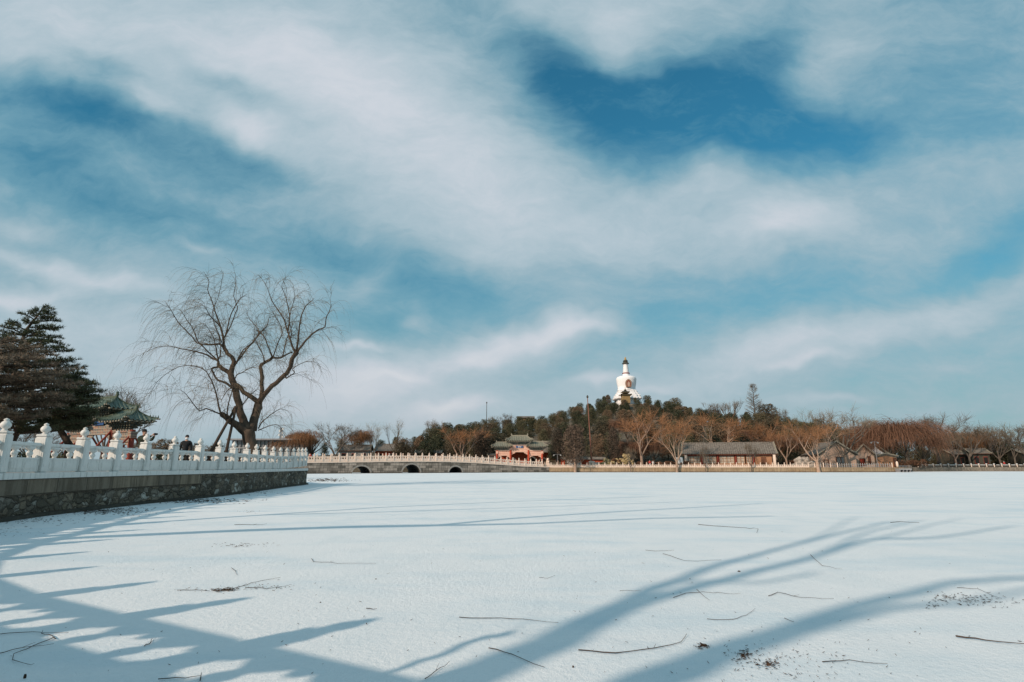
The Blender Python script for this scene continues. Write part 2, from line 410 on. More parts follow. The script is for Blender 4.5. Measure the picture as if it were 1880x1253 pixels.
M['isl_wall'] = brick_mat('shore_stone', (.36, .25, .15), (.44, .33, .22), (.12, .085, .055), 1.8, .30, msize=.02, stain=.45)
M['far_wall'] = brick_mat('far_shore_stone', (.26, .22, .17), (.36, .31, .25), (.10, .085, .07), 1.0, .35, msize=.05, stain=.5)
M['earth'] = mat('winter_ground', [(.055, .045, .03), (.12, .095, .065), (.20, .17, .13)], .5, .95, .4, 3)
M['paving'] = mat('paving', [(.22, .21, .20), (.32, .31, .30)], .8, .9, .3, 6)
M['bark'] = mat('dark_bark', [(.040, .030, .023), (.115, .083, .060)], 3, .95, .9, 14, stretch=(1, 1, .3), bdist=.05)
M['bark_far'] = mat('pale_bark', [(.26, .17, .12), (.40, .29, .22)], 2, .9, .3, 8, vary=.2)
M['bark_grey'] = mat('grey_bark', [(.085, .068, .055), (.16, .13, .105)], 2, .9, .3, 8, vary=.2)
M['twig_hero'] = mat('willow_twig', [(.12, .09, .055), (.22, .165, .10)], 1.2, .9)
M['orange_twig'] = leaf_mat('orange_willow_twigs', (.16, .082, .042), (.27, .135, .066), (.36, .18, .09), .3, .2)
M['red_twig'] = leaf_mat('russet_twigs', (.12, .066, .042), (.20, .105, .066), (.29, .15, .09), .3, .3)
M['grey_twig'] = leaf_mat('grey_twigs', (.10, .078, .055), (.15, .115, .08), (.21, .16, .11), .3, .3)
M['yellow_twig'] = leaf_mat('yellow_twigs', (.16, .12, .06), (.24, .18, .09), (.30, .23, .12), .3, .2)
M['cypress'] = leaf_mat('cypress_leaves', (.036, .044, .027), (.075, .078, .044), (.14, .115, .068), .25, .35)
M['brown_cypress'] = leaf_mat('brown_cypress_leaves', (.056, .052, .034), (.108, .084, .054), (.20, .132, .084), .30, .30)
M['juniper'] = leaf_mat('juniper_leaves', (.045, .042, .032), (.095, .068, .050), (.17, .115, .085), .5, .25)
M['needle_green'] = leaf_mat('green_needles', (.055, .068, .040), (.090, .100, .056), (.14, .13, .07), .8, .1)
M['needle_brown'] = leaf_mat('brown_needles', (.10, .095, .068), (.19, .155, .115), (.30, .22, .165), .6, .1)
M['red_paint'] = mat('red_lacquer', [(.36, .045, .022), (.52, .075, .03)], 1.5, .55, .1, 20)
M['old_red'] = mat('weathered_red_lacquer', [(.19, .035, .022), (.30, .06, .035)], 1.5, .6, .1, 20)
M['red_brown'] = mat('dull_red_paint', [(.17, .03, .02), (.25, .05, .035)], 2, .7)
M['red_wall'] = mat('red_plaster', [(.30, .055, .028), (.40, .085, .035)], 1, .9)
M['beam'] = None
M['tile_green'] = mat('green_glazed_tile', [(.045, .075, .058), (.10, .14, .11), (.20, .22, .17)], 3, .4, .2, 14, spec=.5)
M['tile_pale'] = mat('faded_glazed_tile', [(.14, .15, .12), (.23, .22, .17)], 2, .6, .2, 10)
M['tile_grey'] = mat('grey_clay_tile', [(.085, .075, .062), (.16, .14, .12), (.22, .20, .175)], 2.2, .85, .2, 10)
M['tile_edge'] = mat('ridge_tile', [(.20, .19, .15), (.32, .28, .21)], 3, .7)
M['ridge_green'] = mat('green_ridge', [(.05, .075, .05), (.11, .12, .075)], 6, .5)
M['white_wall'] = mat('stupa_limewash', [(.80, .78, .78), (.86, .85, .85)], .25, .8, .1, 3)
M['gold'] = mat('gilded_metal', [(.42, .27, .09), (.55, .36, .13)], 2, .45, metal=.3)
M['bronze'] = mat('dark_bronze', [(.035, .035, .028), (.08, .07, .05)], 1, .6)
M['ochre'] = mat('ochre_tile', [(.22, .145, .06), (.33, .22, .10)], 1.2, .6)
M['plaster'] = mat('tan_plaster', [(.40, .27, .20), (.48, .34, .26)], .7, .9, .1, 8)
M['paper'] = mat('window_paper', [(.20, .19, .17), (.42, .36, .29), (.52, .44, .36)], .9, .6)
M['glass'] = mat('window_glass', [(.10, .12, .13), (.24, .24, .23)], .8, .25, spec=.6)
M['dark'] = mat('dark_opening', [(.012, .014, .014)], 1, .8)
M['wood'] = mat('brown_wood', [(.12, .05, .028), (.18, .08, .045)], 2, .7)
M['wood_lit'] = mat('sunlit_timber', [(.30, .15, .08), (.40, .21, .12)], 2, .8)  # brighter copy of the brown wood, sunlight put into its colour
M['pole'] = mat('prop_wood', [(.035, .024, .018), (.075, .05, .035)], 4, .8, .4, 16)
M['concrete'] = mat('concrete', [(.26, .26, .25), (.36, .35, .34)], .6, .85)
M['steel'] = mat('painted_steel', [(.20, .20, .21), (.27, .27, .28)], 2, .5)
M['blue_paint'] = mat('blue_paint', [(.02, .06, .17), (.03, .09, .24)], 3, .5)
M['white_paint'] = mat('white_paint', [(.66, .66, .64), (.75, .75, .73)], 2, .6)
M['rock_pale'] = mat('pale_garden_rock', [(.20, .17, .14), (.52, .46, .40)], 1.6, .9, .8, 5, bdist=.1)
M['straw'] = leaf_mat('straw_leaves', (.38, .27, .12), (.60, .46, .24), (.72, .60, .36), 1.0, .1)
M['hedge'] = leaf_mat('brown_hedge', (.07, .04, .025), (.12, .065, .04), (.17, .09, .055), 1.2, .2)
M['stick'] = mat('dry_stick', [(.035, .022, .016), (.09, .055, .035)], 6, .9)
M['leaf'] = mat('dead_leaf', [(.03, .018, .012), (.10, .055, .03)], 5, .9)
# cloth and skin
M['green_coat'] = mat('dark_green_coat', [(.020, .030, .020), (.040, .050, .034)], 5, .9, .3, 30)
M['black_coat'] = mat('black_coat', [(.008, .009, .010), (.018, .019, .021)], 5, .85, .3, 30)
M['skin'] = mat('skin', [(.42, .24, .17), (.50, .30, .22)], 4, .6)
M['black'] = mat('black_cloth', [(.010, .010, .011), (.02, .02, .02)], 5, .8)
M['mask'] = mat('face_mask', [(.66, .72, .76)], 2, .8)
M['red_coat'] = mat('red_coat', [(.45, .05, .05), (.58, .09, .08)], 4, .8)
M['white_coat'] = mat('white_coat', [(.60, .60, .60), (.70, .70, .70)], 4, .8)
def beam_mat(name, base, hi, cool):
    """painted beams: rows of small squares in ochre, red and blue-green"""
    m = bpy.data.materials.new(name); m.use_nodes = True; t = NT(m.node_tree); b = t.n['Principled BSDF']
    g = t.node('ShaderNodeTexCoord').outputs['Object']
    br = t.node('ShaderNodeTexBrick'); t.l.new(t.mapping(g, rot=(R(90), 0, 0)), br.inputs['Vector'])
    br.inputs['Scale'].default_value = 1; br.inputs['Brick Width'].default_value = .32; br.inputs['Row Height'].default_value = .30; br.offset = 0
    br.inputs['Mortar Size'].default_value = .045
    br.inputs['Color1'].default_value = (*base, 1); br.inputs['Color2'].default_value = (*hi, 1); br.inputs['Mortar'].default_value = (*cool, 1)
    n = t.noise(g, 6, 4, .6)
    c = t.mix(t.m('MULTIPLY', t.sstep(n, .45, .7), .5), br.outputs[0], hi)
    t.l.new(c, b.inputs['Base Color']); b.inputs['Roughness'].default_value = .65
    return m
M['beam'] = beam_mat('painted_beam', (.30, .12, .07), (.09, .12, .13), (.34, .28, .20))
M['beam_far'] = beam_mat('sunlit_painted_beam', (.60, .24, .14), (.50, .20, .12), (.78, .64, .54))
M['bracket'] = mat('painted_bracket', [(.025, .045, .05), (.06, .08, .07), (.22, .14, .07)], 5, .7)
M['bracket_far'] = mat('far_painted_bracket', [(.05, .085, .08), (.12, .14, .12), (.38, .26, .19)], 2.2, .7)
# ---------------------------------------------------------------- setting: ice, land
def sheet(name, poly, z, m):
    return struct(MB().face([(x, y, z) for x, y in poly]).build(name, m))
ice = MB().grid([[(x, y, 0) for x in (-2500, -60, 60, 2500)] for y in (-300, 60, 4000)])
struct(ice.build('frozen_lake', M['snow']))
# line of the near embankment: posts of the balustrade stand along it
RATIO = [(83,18.4),(155,20.4),(215,22.4),(269,24.4),(321,26.4),(368,28.4),(404,30.4),(430,32.4),(454,34.4),(471,36.4),(487,38.4),(502,40.4),(515,42.3),(527,44.0),(539,45.6),(548,47.1),(555,48.4),(561,49.6)]
post_line = [Vector((PX(px, Y, 2.6), Y)) for px, Y in RATIO]
# (the part beside and behind the camera was found from the shadow it throws on the snow)
NEAR = [(8.63, -5.35), (6.88, -4.4), (5.13, -3.42), (3.38, -2.46), (1.63, -1.5), (-.12, -.55), (-1.87, .41), (-3.62, 1.37), (-5.37, 2.33), (-7.12, 3.28), (-8.86, 4.24),
        (-10.52, 5.42), (-11.8, 6.98), (-12.6, 8.8), (-13.15, 10.7), (-13.75, 12.6), (-14.3, 14.5), (-14.8, 16.45)]
rail_pts = [Vector(p) for p in NEAR] + post_line
E1 = rail_pts[-1]
def offset_line(pts, d):
    out = []
    for i, p in enumerate(pts):
        t = (pts[min(i+1, len(pts)-1)]-pts[max(i-1, 0)]).normalized(); out.append(p+Vector((t.y, -t.x))*d)
    return out
# the bank turns away at its far end
turn = [E1+Vector((-.3, .7)), E1+Vector((-1.6, 1.2)), E1+Vector((-6, 8)), Vector((-34, 85)), Vector((-47, 116))]
bank_line = rail_pts+turn
bank_face = offset_line(bank_line, .34)
poly = [(p.x, p.y) for p in offset_line(bank_line, .1)]
poly += [(-52, 122), (-60, 165), (-700, 165), (-700, -120), (40, -120), (14, -8)]
sheet('near_bank_ground', poly, 1.33, M['paving'])
# ---------------------------------------------------------------- near embankment wall
def sweep(line, prof, name, m, parent=None, sub=4, smooth=False):
    """profile of (outward offset, z) swept along a plan polyline, UVs in metres"""
    pts = []
    for a, b in zip(line, line[1:]):
        for k in range(sub): pts.append(a.lerp(b, k/sub))
    pts.append(line[-1])
    mb = MB(); uv = []; offs = [offset_line(pts, o) for o, z in prof]
    arc = 0
    pl = [0]
    for (o0, z0), (o1, z1) in zip(prof, prof[1:]): pl.append(pl[-1]+math.hypot(o1-o0, z1-z0))
    rows = []
    for i, p in enumerate(pts):
        if i: arc += (pts[i]-pts[i-1]).length
        rows.append([(offs[j][i].x, offs[j][i].y, prof[j][1]) for j in range(len(prof))])
        uv += [(arc, -pl[j]) for j in range(len(prof))]
    mb.grid(rows); mb.uv = uv
    return mb.build(name, m, parent, smooth=smooth)
wall_t = thing('embankment_wall', 'long rubble stone embankment wall with tan coping blocks under the near white balustrade', 'wall', (bank_line[20].x, bank_line[20].y, 0))
def place(o, t):
    """parent o to t keeping its place in the world (things here are never scaled)"""
    o.parent = t; o.matrix_parent_inverse = Matrix.Translation(-Vector(t.location)) if t.rotation_euler.z == 0 else t.matrix_basis.inverted(); return o
def keep(o, t):
    o.parent = t; o.location = Vector(o.location)-Vector(t.location); return o
def rel(mb, t):
    """shift a mesh builder's world coordinates into the thing's frame"""
    l = t.location; mb.v = [(x-l.x, y-l.y, z-l.z) for x, y, z in mb.v]; return mb
def sw(line, prof, name, m, t, **k):
    o = sweep(line, prof, name, m, None, **k)
    me = o.data; l = t.location
    me.transform(Matrix.Translation(-Vector(l))); o.parent = t
    return o
wl = bank_line[2:]
sw(wl, [(-.1, 1.35), (.30, 1.35), (.32, 1.335), (.32, 1.17), (.26, 1.16)], 'marble_plinth', M['marble'], wall_t)
KC = 21                                                          # dressed coping ends here, rubble goes on to the top
sw(wl[:KC+1], [(.26, 1.16), (.27, .70), (.27, .68)], 'coping_course', M['coping'], wall_t)
sw(wl[:KC+1], [(.22, .72), (.24, .40), (.27, .12)], 'rubble_face', M['rubble'], wall_t, sub=8)
sw(wl[KC:], [(.26, 1.16), (.25, .72), (.24, .40), (.27, .12)], 'rubble_face', M['rubble'], wall_t, sub=8)
sw(wl, [(.27, .12), (.42, .10), (.46, -.1)], 'footing', M['foot'], wall_t)
# ---------------------------------------------------------------- balustrade
def finial_prof(s=1.0):
    return [(r*s, z*s) for r, z in [(.075, 0), (.085, .02), (.06, .045), (.06, .06), (.115, .10), (.138, .15), (.135, .20), (.10, .255), (.065, .285), (.05, .295), (.072, .315), (.07, .335), (.035, .355), (.02, .37)]]
def post_meshes(h=1.12, w=.27, m='marble', lo=False):
    mb = MB()
    mb.cham((0, 0, h*.49), (w, w, h*.98-0), .025)
    mb.box((0, 0, h*.98+.012), (w*.86, w*.86, .024))
    mb.cham((0, 0, h+.045), (w*.98, w*.98, .07), .02)
    if not lo:
        for sx, sy in ((1, 0), (-1, 0), (0, 1), (0, -1)):   # raised field on each face
            mb.box((sx*(w/2+.002), sy*(w/2+.002), h*.5), (.012 if sx else w*.6, .012 if sy else w*.6, h*.66))
    p = mb.mesh('post', M[m])
    f = MB().lathe([(r, z) for r, z in finial_prof()], (0, 0, h+.08), 14 if not lo else 8).mesh('finial', M[m], True)
    return p, f
def panel_mesh(L, h=.92, th=.16, m='marble', lo=False):
    mb = MB(); x0, x1 = 0, L; cx = L/2
    mb.box((cx, 0, h*.24+.009), (L, th, h*.48-.018))                       # solid board
    mb.cham((cx, 0, h-.06), (L, th+.04, .12), .03)              # hand rail
    if not lo:
        for s in (-1, 1):                                        # raised frames round two sunk fields
            y = s*(th/2+.006)
            for z in (.045, h*.5-.03): mb.box((cx, y, z), (L-.04, .012, .05))
            for x in (.05, cx, L-.05): mb.box((x, y, h*.25), (.06, .012, h*.5-.12))
            for x in (cx/2+.02, cx*1.5-.02): mb.box((x, y, h*.25), (cx-.26, .010, h*.5-.26))
    z0, z1 = h*.48, h-.12; H_ = z1-z0
    pr = [(.085, 0), (.07, .02), (.06, .045), (.10, .085), (.115, .13), (.09, .17), (.058, .195), (.08, .215), (.13, .24), (.165, .275), (.17, H_/1.12)]
    for fx in (.27, .73):
        mb.lathe([(r*1.15, z*1.12) for r, z in pr], (L*fx, 0, z0), 10 if not lo else 6, sy=.62)
        for s in (-1, 1):                                        # cloud scroll under the rail
            mb.lathe([(.02, -.04), (.06, -.03), (.09, .0), (.08, .03)], (L*fx+s*.15, 0, z1-.032), 8, sy=.6)
    for x, s in ((0, 1), (L, -1), (cx, 0)):
        mb.lathe([(.02, -.06), (.07, -.04), (.10, 0), (.09, .03)], (x+s*.05, 0, z1-.032), 8, sy=.55)
        if s and not lo: mb.lathe([(.10, 0), (.085, .05), (.03, .10)], (x+s*.04, 0, z0), 8, sy=.6)
    return mb.mesh('panel', M[m])
def balustrade(name, label, line, z, m='marble', lo=False, scale=1.0, w=.34, skip=(), cat='balustrade', zs=None, group=None):
    o0 = Vector((line[0].x, line[0].y, z if zs is None else zs[0]))
    t = thing(name, label, cat, o0, group=group)
    pm, fm = post_meshes(1.12*scale, w, m, lo); cache = {}
    for i, p in enumerate(line):
        zz = z if zs is None else zs[i]
        if i+1 < len(line):
            q = line[i+1]; d = q-p; L = d.length-w-.03; key = round(L, 2)
            z2 = z if zs is None else zs[i+1]
            if i not in skip:
                if key not in cache: cache[key] = panel_mesh(L, .92*scale, .15, m, lo)
                s = d.normalized()*(w/2+.015)
                o = put(cache[key], 'panel', t, (p.x+s.x-o0.x, p.y+s.y-o0.y, zz-o0.z+.001), math.atan2(d.y, d.x))
                if abs(z2-zz) > .001: o.rotation_euler = (0, -math.atan2(z2-zz, d.length), math.atan2(d.y, d.x))
        a = line[max(i-1, 0)]; b = line[min(i+1, len(line)-1)]; rz = math.atan2(b.y-a.y, b.x-a.x)
        po = put(pm, 'post', t, (p.x-o0.x, p.y-o0.y, zz-o0.z), rz)
        put(fm, 'finial', po)
    return t
nb = rail_pts
nz = [1.35]*len(nb)
for k, dz in enumerate((.03, .07, .11, .15, .2)): nz[-5+k] += dz
balustrade('stone_balustrade', 'long white marble balustrade with bud finials running along the left embankment in the shade', nb, 1.35, zs=nz)
br_line = [E1+Vector((-1.4, 1.25)), E1+Vector((-2.9, 2.9)), E1+Vector((-4.3, 4.7)), E1+Vector((-5.8, 7.0))]
# ---------------------------------------------------------------- bridge
BA = Vector((PX(545, 117, 1), 117.0)); BB = Vector((PX(1008, 146, 1), 146.0))
BD = (BB-BA).normalized(); BN = Vector((BD.y, -BD.x)); BL = (BB-BA).length; BW = 8.5
def s_of_px(px):
    lo, hi = 0.0, BL
    for _ in range(50):
        mid = (lo+hi)/2; p = BA+BD*mid
        if p.x < PX(px, p.y, 1): lo = mid
        else: hi = mid
    return lo
deck_pts = []
for px, y in [(545, 848.7), (600, 848.2), (700, 846.8), (760, 846.2), (820, 846.6), (870, 848.8), (920, 852.2), (960, 855.2), (985, 856.3), (1008, 857)]:
    s = s_of_px(px); p = BA+BD*s; deck_pts.append((s, ZT(y, p.y)))
def deck(s): return interp(s, deck_pts)
bt = thing('stone_bridge', 'low grey stone bridge with three round arches crossing to the island', 'bridge', (BA.x, BA.y, 0), math.atan2(BD.y, BD.x))
arches = []
for px, hw, ytop in [(663.6, 14.3, 856.3), (755.4, 14.6, 853.0), (836.6, 11.3, 857.0)]:
    s = s_of_px(px); p = BA+BD*s; r = hw/FPX*p.y*1.02/BD.x*.97
    arches.append((s, r, ZT(ytop, p.y)))
def under(s):
    for c, r, h in arches:
        if abs(s-c) < r: return max(-.05, h*math.sqrt(1-((s-c)/r)**2))
    return -.12
S = sorted(set([i*.6 for i in range(int(BL/.6)+1)]+[BL]+[c+r*math.cos(math.pi*k/24)*(1-1e-4) for c, r, h in arches for k in range(25)]))
body = MB(); uv = []
for yy, flip in ((-.0, 0), (BW, 1)):
    n = len(body.v)
    for s in S:
        for z in (under(s), deck(s)-.22): body.v.append((s, yy, z)); uv.append((s, z))
    for i in range(len(S)-1):
        a = n+2*i; f = (a, a+2, a+3, a+1); body.f.append(f if not flip else f[::-1])
body.uv = uv; body.build('spandrel_wall', M['bridge'], bt)
dk = MB()
rows = [[(s, y, z) for s in S] for y, z in ()]
rows = []
for y, dz in ((-.12, -.22), (-.12, 0), (BW+.12, 0), (BW+.12, -.22)): rows.append([(s, y, deck(s)+dz) for s in S])
rows.append(rows[0]); dk.grid(rows); dk.build('deck', M['marble_far'], bt)
for c, r, h in arches:
    vt = MB(); A = [math.pi*k/20 for k in range(21)]
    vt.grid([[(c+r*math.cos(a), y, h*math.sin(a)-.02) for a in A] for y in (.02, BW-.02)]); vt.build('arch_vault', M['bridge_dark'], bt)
    ar = MB()
    for k in range(20):                                         # voussoirs
        a0, a1 = A[k]+.008, A[k+1]-.008; P_ = [(c+q*math.cos(a), (q/r*h if q == r else h+.34)*math.sin(a)-.02) for q, a in ((r, a0), (r+.34, a0), (r+.34, a1), (r, a1))]
        ar.extrude(P_, -.06, .25)
    ar.build('arch_ring', M['bridge_arch'], bt)
# footing interrupted by the arches
ft = MB(); edges = [0]+[e for c, r, h in arches for e in (c-r, c+r)]+[BL]
for a, b in zip(edges[::2], edges[1::2]): MB().box(((a+b)/2, -.08, .03), (b-a-.02, .3, .22)).build('footing', M['foot'], bt)
def bridge_rail(off, label, s0, s1, n, scale):
    line = [BA+BD*lerp(s0, s1, k/n)-BN*off for k in range(n+1)]
    zs = [deck(lerp(s0, s1, k/n)) for k in range(n+1)]
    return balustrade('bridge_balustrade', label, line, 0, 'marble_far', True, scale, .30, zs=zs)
bridge_rail(.15, 'sunlit marble balustrade along the near edge of the arched bridge', s_of_px(560), s_of_px(996), 34, 1.22)
bridge_rail(BW-.15, 'sunlit marble balustrade along the far edge of the arched bridge, seen between the nearer posts', s_of_px(563), s_of_px(915), 27, 1.22)
# ---------------------------------------------------------------- island: shore wall, railing, ground
ISY = 146.0
def shore(px): return Vector((PX(px, ISY, 1), ISY))
ip = [shore(1000), shore(1200), shore(1400), shore(1520), Vector((PX(1660, 150, 1), 150)), Vector((PX(1669, 152, 1), 152)), Vector((PX(1672, 158, 1), 158))]
iw = thing('shore_wall', 'sunlit tan stone retaining wall of the island along the ice edge', 'wall', (ip[0].x, ip[0].y, 0))
sw(ip, [(-.3, 1.18), (.05, 1.18), (.05, 1.02), (0, 1.0), (0, .12)], 'wall_face', M['isl_wall'], iw, sub=6)
sw(ip, [(0, .16), (.16, .14), (.2, -.1)], 'footing', M['foot'], iw, sub=6)
n = 46
line = [shore(lerp(1001, 1508, k/n))+Vector((0, .3)) for k in range(n+1)]
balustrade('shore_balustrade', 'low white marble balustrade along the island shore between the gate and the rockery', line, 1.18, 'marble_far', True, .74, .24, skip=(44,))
# picket railing farther right
n = 30
pk = thing('picket_railing', 'short pale picket railing on the island shore before the gabled houses', 'railing', (shore(1514).x, 146.4, 1.18))
pa, pb = Vector((shore(1514).x, 146.4)), Vector((PX(1640, 149.5, 1), 149.8)); mbp = MB()
for k in range(n+1):
    p = pa.lerp(pb, k/n)-pa; big = k in (0, 3, 6, 30)
    q = MB().cham((0, 0, .62 if big else .55), (.22 if big else .13, .16, 1.24 if big else 1.1), .03)
    q.build('post', M['marble_far'] if big else M['concrete'], pk, (p.x, p.y, 0))
rl = MB(); v = pb-pa
for z in (.25, .75): rl.tube([(0, 0, z), (v.x, v.y, z)], .04, 6)
rl.build('rail', M['steel'], pk)
# jetty box at the corner of the island
jt = thing('jetty', 'small grey landing stage at the right corner of the island', 'jetty', (PX(1656, 149, 1), 148.6, 0))
mb = MB().cham((0, 0, .75), (3.2, 2.0, .3), .04); mb.build('platform', M['concrete'], jt)
mb = MB()
for x in (-1.4, -.5, .4, 1.3): mb.box((x, 0, .3), (.16, 1.8, .6))
mb.build('pile', M['steel'], jt); mb = MB()
for k in range(9): mb.box((-1.5+k*.375, -.9, 1.25), (.05, .05, .7))
mb.tube([(-1.5, -.9, 1.6), (1.5, -.9, 1.6)], .04); mb.build('guard_rail', M['steel'], jt)
mb = MB().lathe([(.25, 0), (.3, .5), (.28, 1.2), (.16, 1.5), (.05, 1.6)], (0, 0, 0), 10); tag(mb.build('stone_marker', M['marble_far'], None, (PX(1648, 150.5, 2), 150.7, 1.2), smooth=True), 'small rounded white stone standing at the right end of the picket railing', 'marker')
# ---------------------------------------------------------------- terrain of the island and its hill
SKY = [(470, 812), (530, 806), (600, 802), (700, 796), (760, 790), (800, 780), (850, 775), (900, 771), (940, 768), (1000, 766), (1030, 754), (1060, 742), (1100, 736), (1150, 735), (1200, 736), (1240, 739), (1265, 747), (1300, 752), (1350, 757), (1400, 757), (1440, 768), (1500, 779), (1560, 790), (1620, 800), (1680, 808), (1900, 815)]
YR = [(470, 215), (600, 220), (800, 250), (950, 320), (1100, 365), (1200, 365), (1350, 300), (1500, 235), (1680, 215), (1900, 215)]
SHORE = [(470, 133), (560, 134), (800, 147), (990, 158), (1000, 146.15), (1520, 146.15), (1640, 150.0), (1668, 158), (1669, 176), (1900, 172)]
STX, STZ = PX(1150.6, 362, 45), ZT(743.5, 362)
def hill_z(px, Y):
    y0 = interp(px, SHORE); yr = interp(px, YR); zr = max(ZT(interp(px, SKY), yr)-7.0, 1.25)
    a = 14 if px > 990 and px < 1600 else 30
    w = (Y-(y0+a))/(yr-(y0+a))
    if w <= 0: return 1.2
    z = 1.2+(zr-1.2)*w**.85 if w <= 1 else max(1.2, zr-(Y-yr)*.25)
    r = math.hypot(PX(px, Y, z)-STX, Y-362)                     # terrace that carries the stupa
    return max(z, STZ-max(0, r-15)*.75)
cols_px = list(range(470, 991, 20))+[1000]+list(range(1010, 1521, 15))+[1540, 1580, 1610, 1640, 1668, 1670, 1700, 1750, 1800, 1850, 1900]
rows = []
for k in range(26):
    row = []
    for px in cols_px:
        y0 = interp(px, SHORE); yr = interp(px, YR)
        Y = [y0, y0+.01, y0+5, y0+13, y0+20][k] if k < 5 else lerp(y0+20, yr+70, (k-4)/21)
        z = 0.0 if k == 0 else hill_z(px, Y)
        if 1520 < px < 1700 and k == 0: z = -.1
        row.append((PX(px, Y, z), Y, z))
    rows.append(row)
struct(MB().grid(rows[::-1]).build('island_ground', M['earth'], smooth=False))
sheet('far_ground', [(-900, 205), (-900, 1500), (1400, 1500), (1400, 210), (260, 235), (60, 400), (-40, 380), (-120, 215)], 1.1, M['earth'])
sheet('east_bank_ground', [(PX(1900, 172, 1), 172.3), (900, 172.3), (900, 260), (PX(1900, 300, 1), 300)], 1.19, M['earth'])
# ---------------------------------------------------------------- roofs
def slope(mb, x0r, x1r, x0e, x1e, yr, ye, zr, ze, up, sp, amp, nt=7, swap=False, pw=1.45, ns=None):
    """one tiled slope from ridge (x0r..x1r at yr, zr) to eave (x0e..x1e at ye, ze); rounded tile rows run down it"""
    L = x1e-x0e; ns = ns or max(8, int(L/sp*4)); rows = []
    for i in range(nt+1):
        t = i/nt; row = []
        for j in range(ns+1):
            s = j/ns; x = lerp(lerp(x0r, x1r, s), lerp(x0e, x1e, s), t)
            e = abs(2*s-1); z = ze+(zr-ze)*(1-t)**pw + up*(e**5)*t**2
            z += amp*max(0, math.cos(2*math.pi*x/sp))**.7*(1 if amp else 0) if amp and math.cos(2*math.pi*x/sp) > 0 else 0
            y = lerp(yr, ye, t)*(1+.04*(e**5)*t*t)
            row.append((y, x, z) if swap else (x, y, z))
        rows.append(row)
    mb.grid(rows); return mb
def hip_roof(t, L, D, zr, ze, Lr, up=.35, sp=.30, amp=.05, tile='tile_green', ridge='ridge_green', edge='tile_edge', orn=1.0, name='roof'):
    a, d, r = L/2, D/2, Lr/2
    mb = MB()
    slope(mb, -r, r, -a, a, 0, -d, zr, ze, up, sp, amp); slope(mb, -r, r, -a, a, 0, d, zr, ze, up, sp, amp)
    slope(mb, 0, 0, -d, d, r, a, zr, ze, up, sp, amp, swap=True); slope(mb, 0, 0, -d, d, -r, -a, zr, ze, up, sp, amp, swap=True)
    ro = mb.build(name, M[tile], t)
    mb = MB()                                                    # ridges with their end ornaments and small beasts
    mb.cham((0, 0, zr+.12*orn), (Lr, .22*orn, .38*orn), .05)
    for s in (-1, 1):
        mb.extrude([(s*(r-.3*orn), zr+.25*orn), (s*(r+.12*orn), zr+.05), (s*(r+.25*orn), zr+.5*orn), (s*(r+.10*orn), zr+.95*orn), (s*(r-.12*orn), zr+.85*orn), (s*(r-.02), zr+.65*orn), (s*(r-.2*orn), zr+.5*orn)][::s], -.1, .1)
        for q in (-1, 1):
            pts = []
            for i in range(9):
                k = i/8; pts.append((s*lerp(r, a*1.0, k), q*lerp(0, d*1.02, k), ze+(zr-ze)*(1-k)**1.45+up*k*k+.08))
            mb.tube(pts, [.13*orn]*8+[.08*orn], 6)
            for k in (.62, .74, .86, .97):
                x, y = s*lerp(r, a, k), q*lerp(0, d*1.02, k); z = ze+(zr-ze)*(1-k)**1.45+up*k*k+.12
                mb.lathe([(.10*orn, 0), (.09*orn, .12*orn), (.05*orn, .2*orn), (.08*orn, .30*orn), (.02*orn, .40*orn)], (x, y, z), 6)
    mb.build('ridge', M[ridge], ro)
    mb = MB()                                                    # eave edge: rafters and drip tiles
    for s in (-1, 1):
        n = int(L/sp)
        for i in range(n+1):
            x = -a+L*i/n; e = abs(2*i/n-1); z = ze+up*e**5
            mb.box((x, s*(d*(1+.04*e**5)-.10), z-.09), (sp*.42, .42, .13))
        n = int(D/sp)
        for i in range(n+1):
            y = -d+D*i/n; e = abs(2*i/n-1); z = ze+up*e**5
            mb.box((s*(a*(1+.04*e**5)-.10), y, z-.09), (.42, sp*.42, .13))
    mb.build('eave', M[edge], ro)
    return ro
def bracket_rows(t, L, D, z0, z1, m, sp=.42):
    """tiers of bracket blocks that step outward beneath the eave"""
    mb = MB(); nt = 3
    for k in range(nt):
        z = lerp(z0, z1, (k+.5)/nt); h = (z1-z0)/nt; l = L+D*.0+(k-1)*.7; d = .55+.45*k
        mb.box((0, 0, z), (l-.25, d-.2, h*.98))
        n = max(2, int(l/sp))
        for i in range(n):
            x = -l/2+l*(i+.5)/n
            for s in (-1, 1): mb.box((x, s*d/2, z), (sp*.5, .26, h*.7))
        for s in (-1, 1): mb.box((s*l/2, 0, z), (.26, .3, h*.7))
    return mb.build('bracket_set', M[m], t)
def text_mesh(body, size, m, parent, loc, ext=.02):
    cu = bpy.data.curves.new('lettering', 'FONT'); cu.body = body; cu.size = size; cu.extrude = ext; cu.align_x = 'CENTER'; cu.align_y = 'CENTER'
    ob = bpy.data.objects.new('lettering', cu); col.objects.link(ob); bpy.context.view_layer.update()
    me = bpy.data.meshes.new_from_object(ob.evaluated_get(bpy.context.evaluated_depsgraph_get())); col.objects.unlink(ob); bpy.data.objects.remove(ob)
    if not me.polygons: return None
    me.materials.clear(); me.materials.append(M[m])
    o = bpy.data.objects.new('lettering', me); col.objects.link(o); o.parent = parent; o.location = loc; o.rotation_euler = (R(90), 0, 0)
    return o
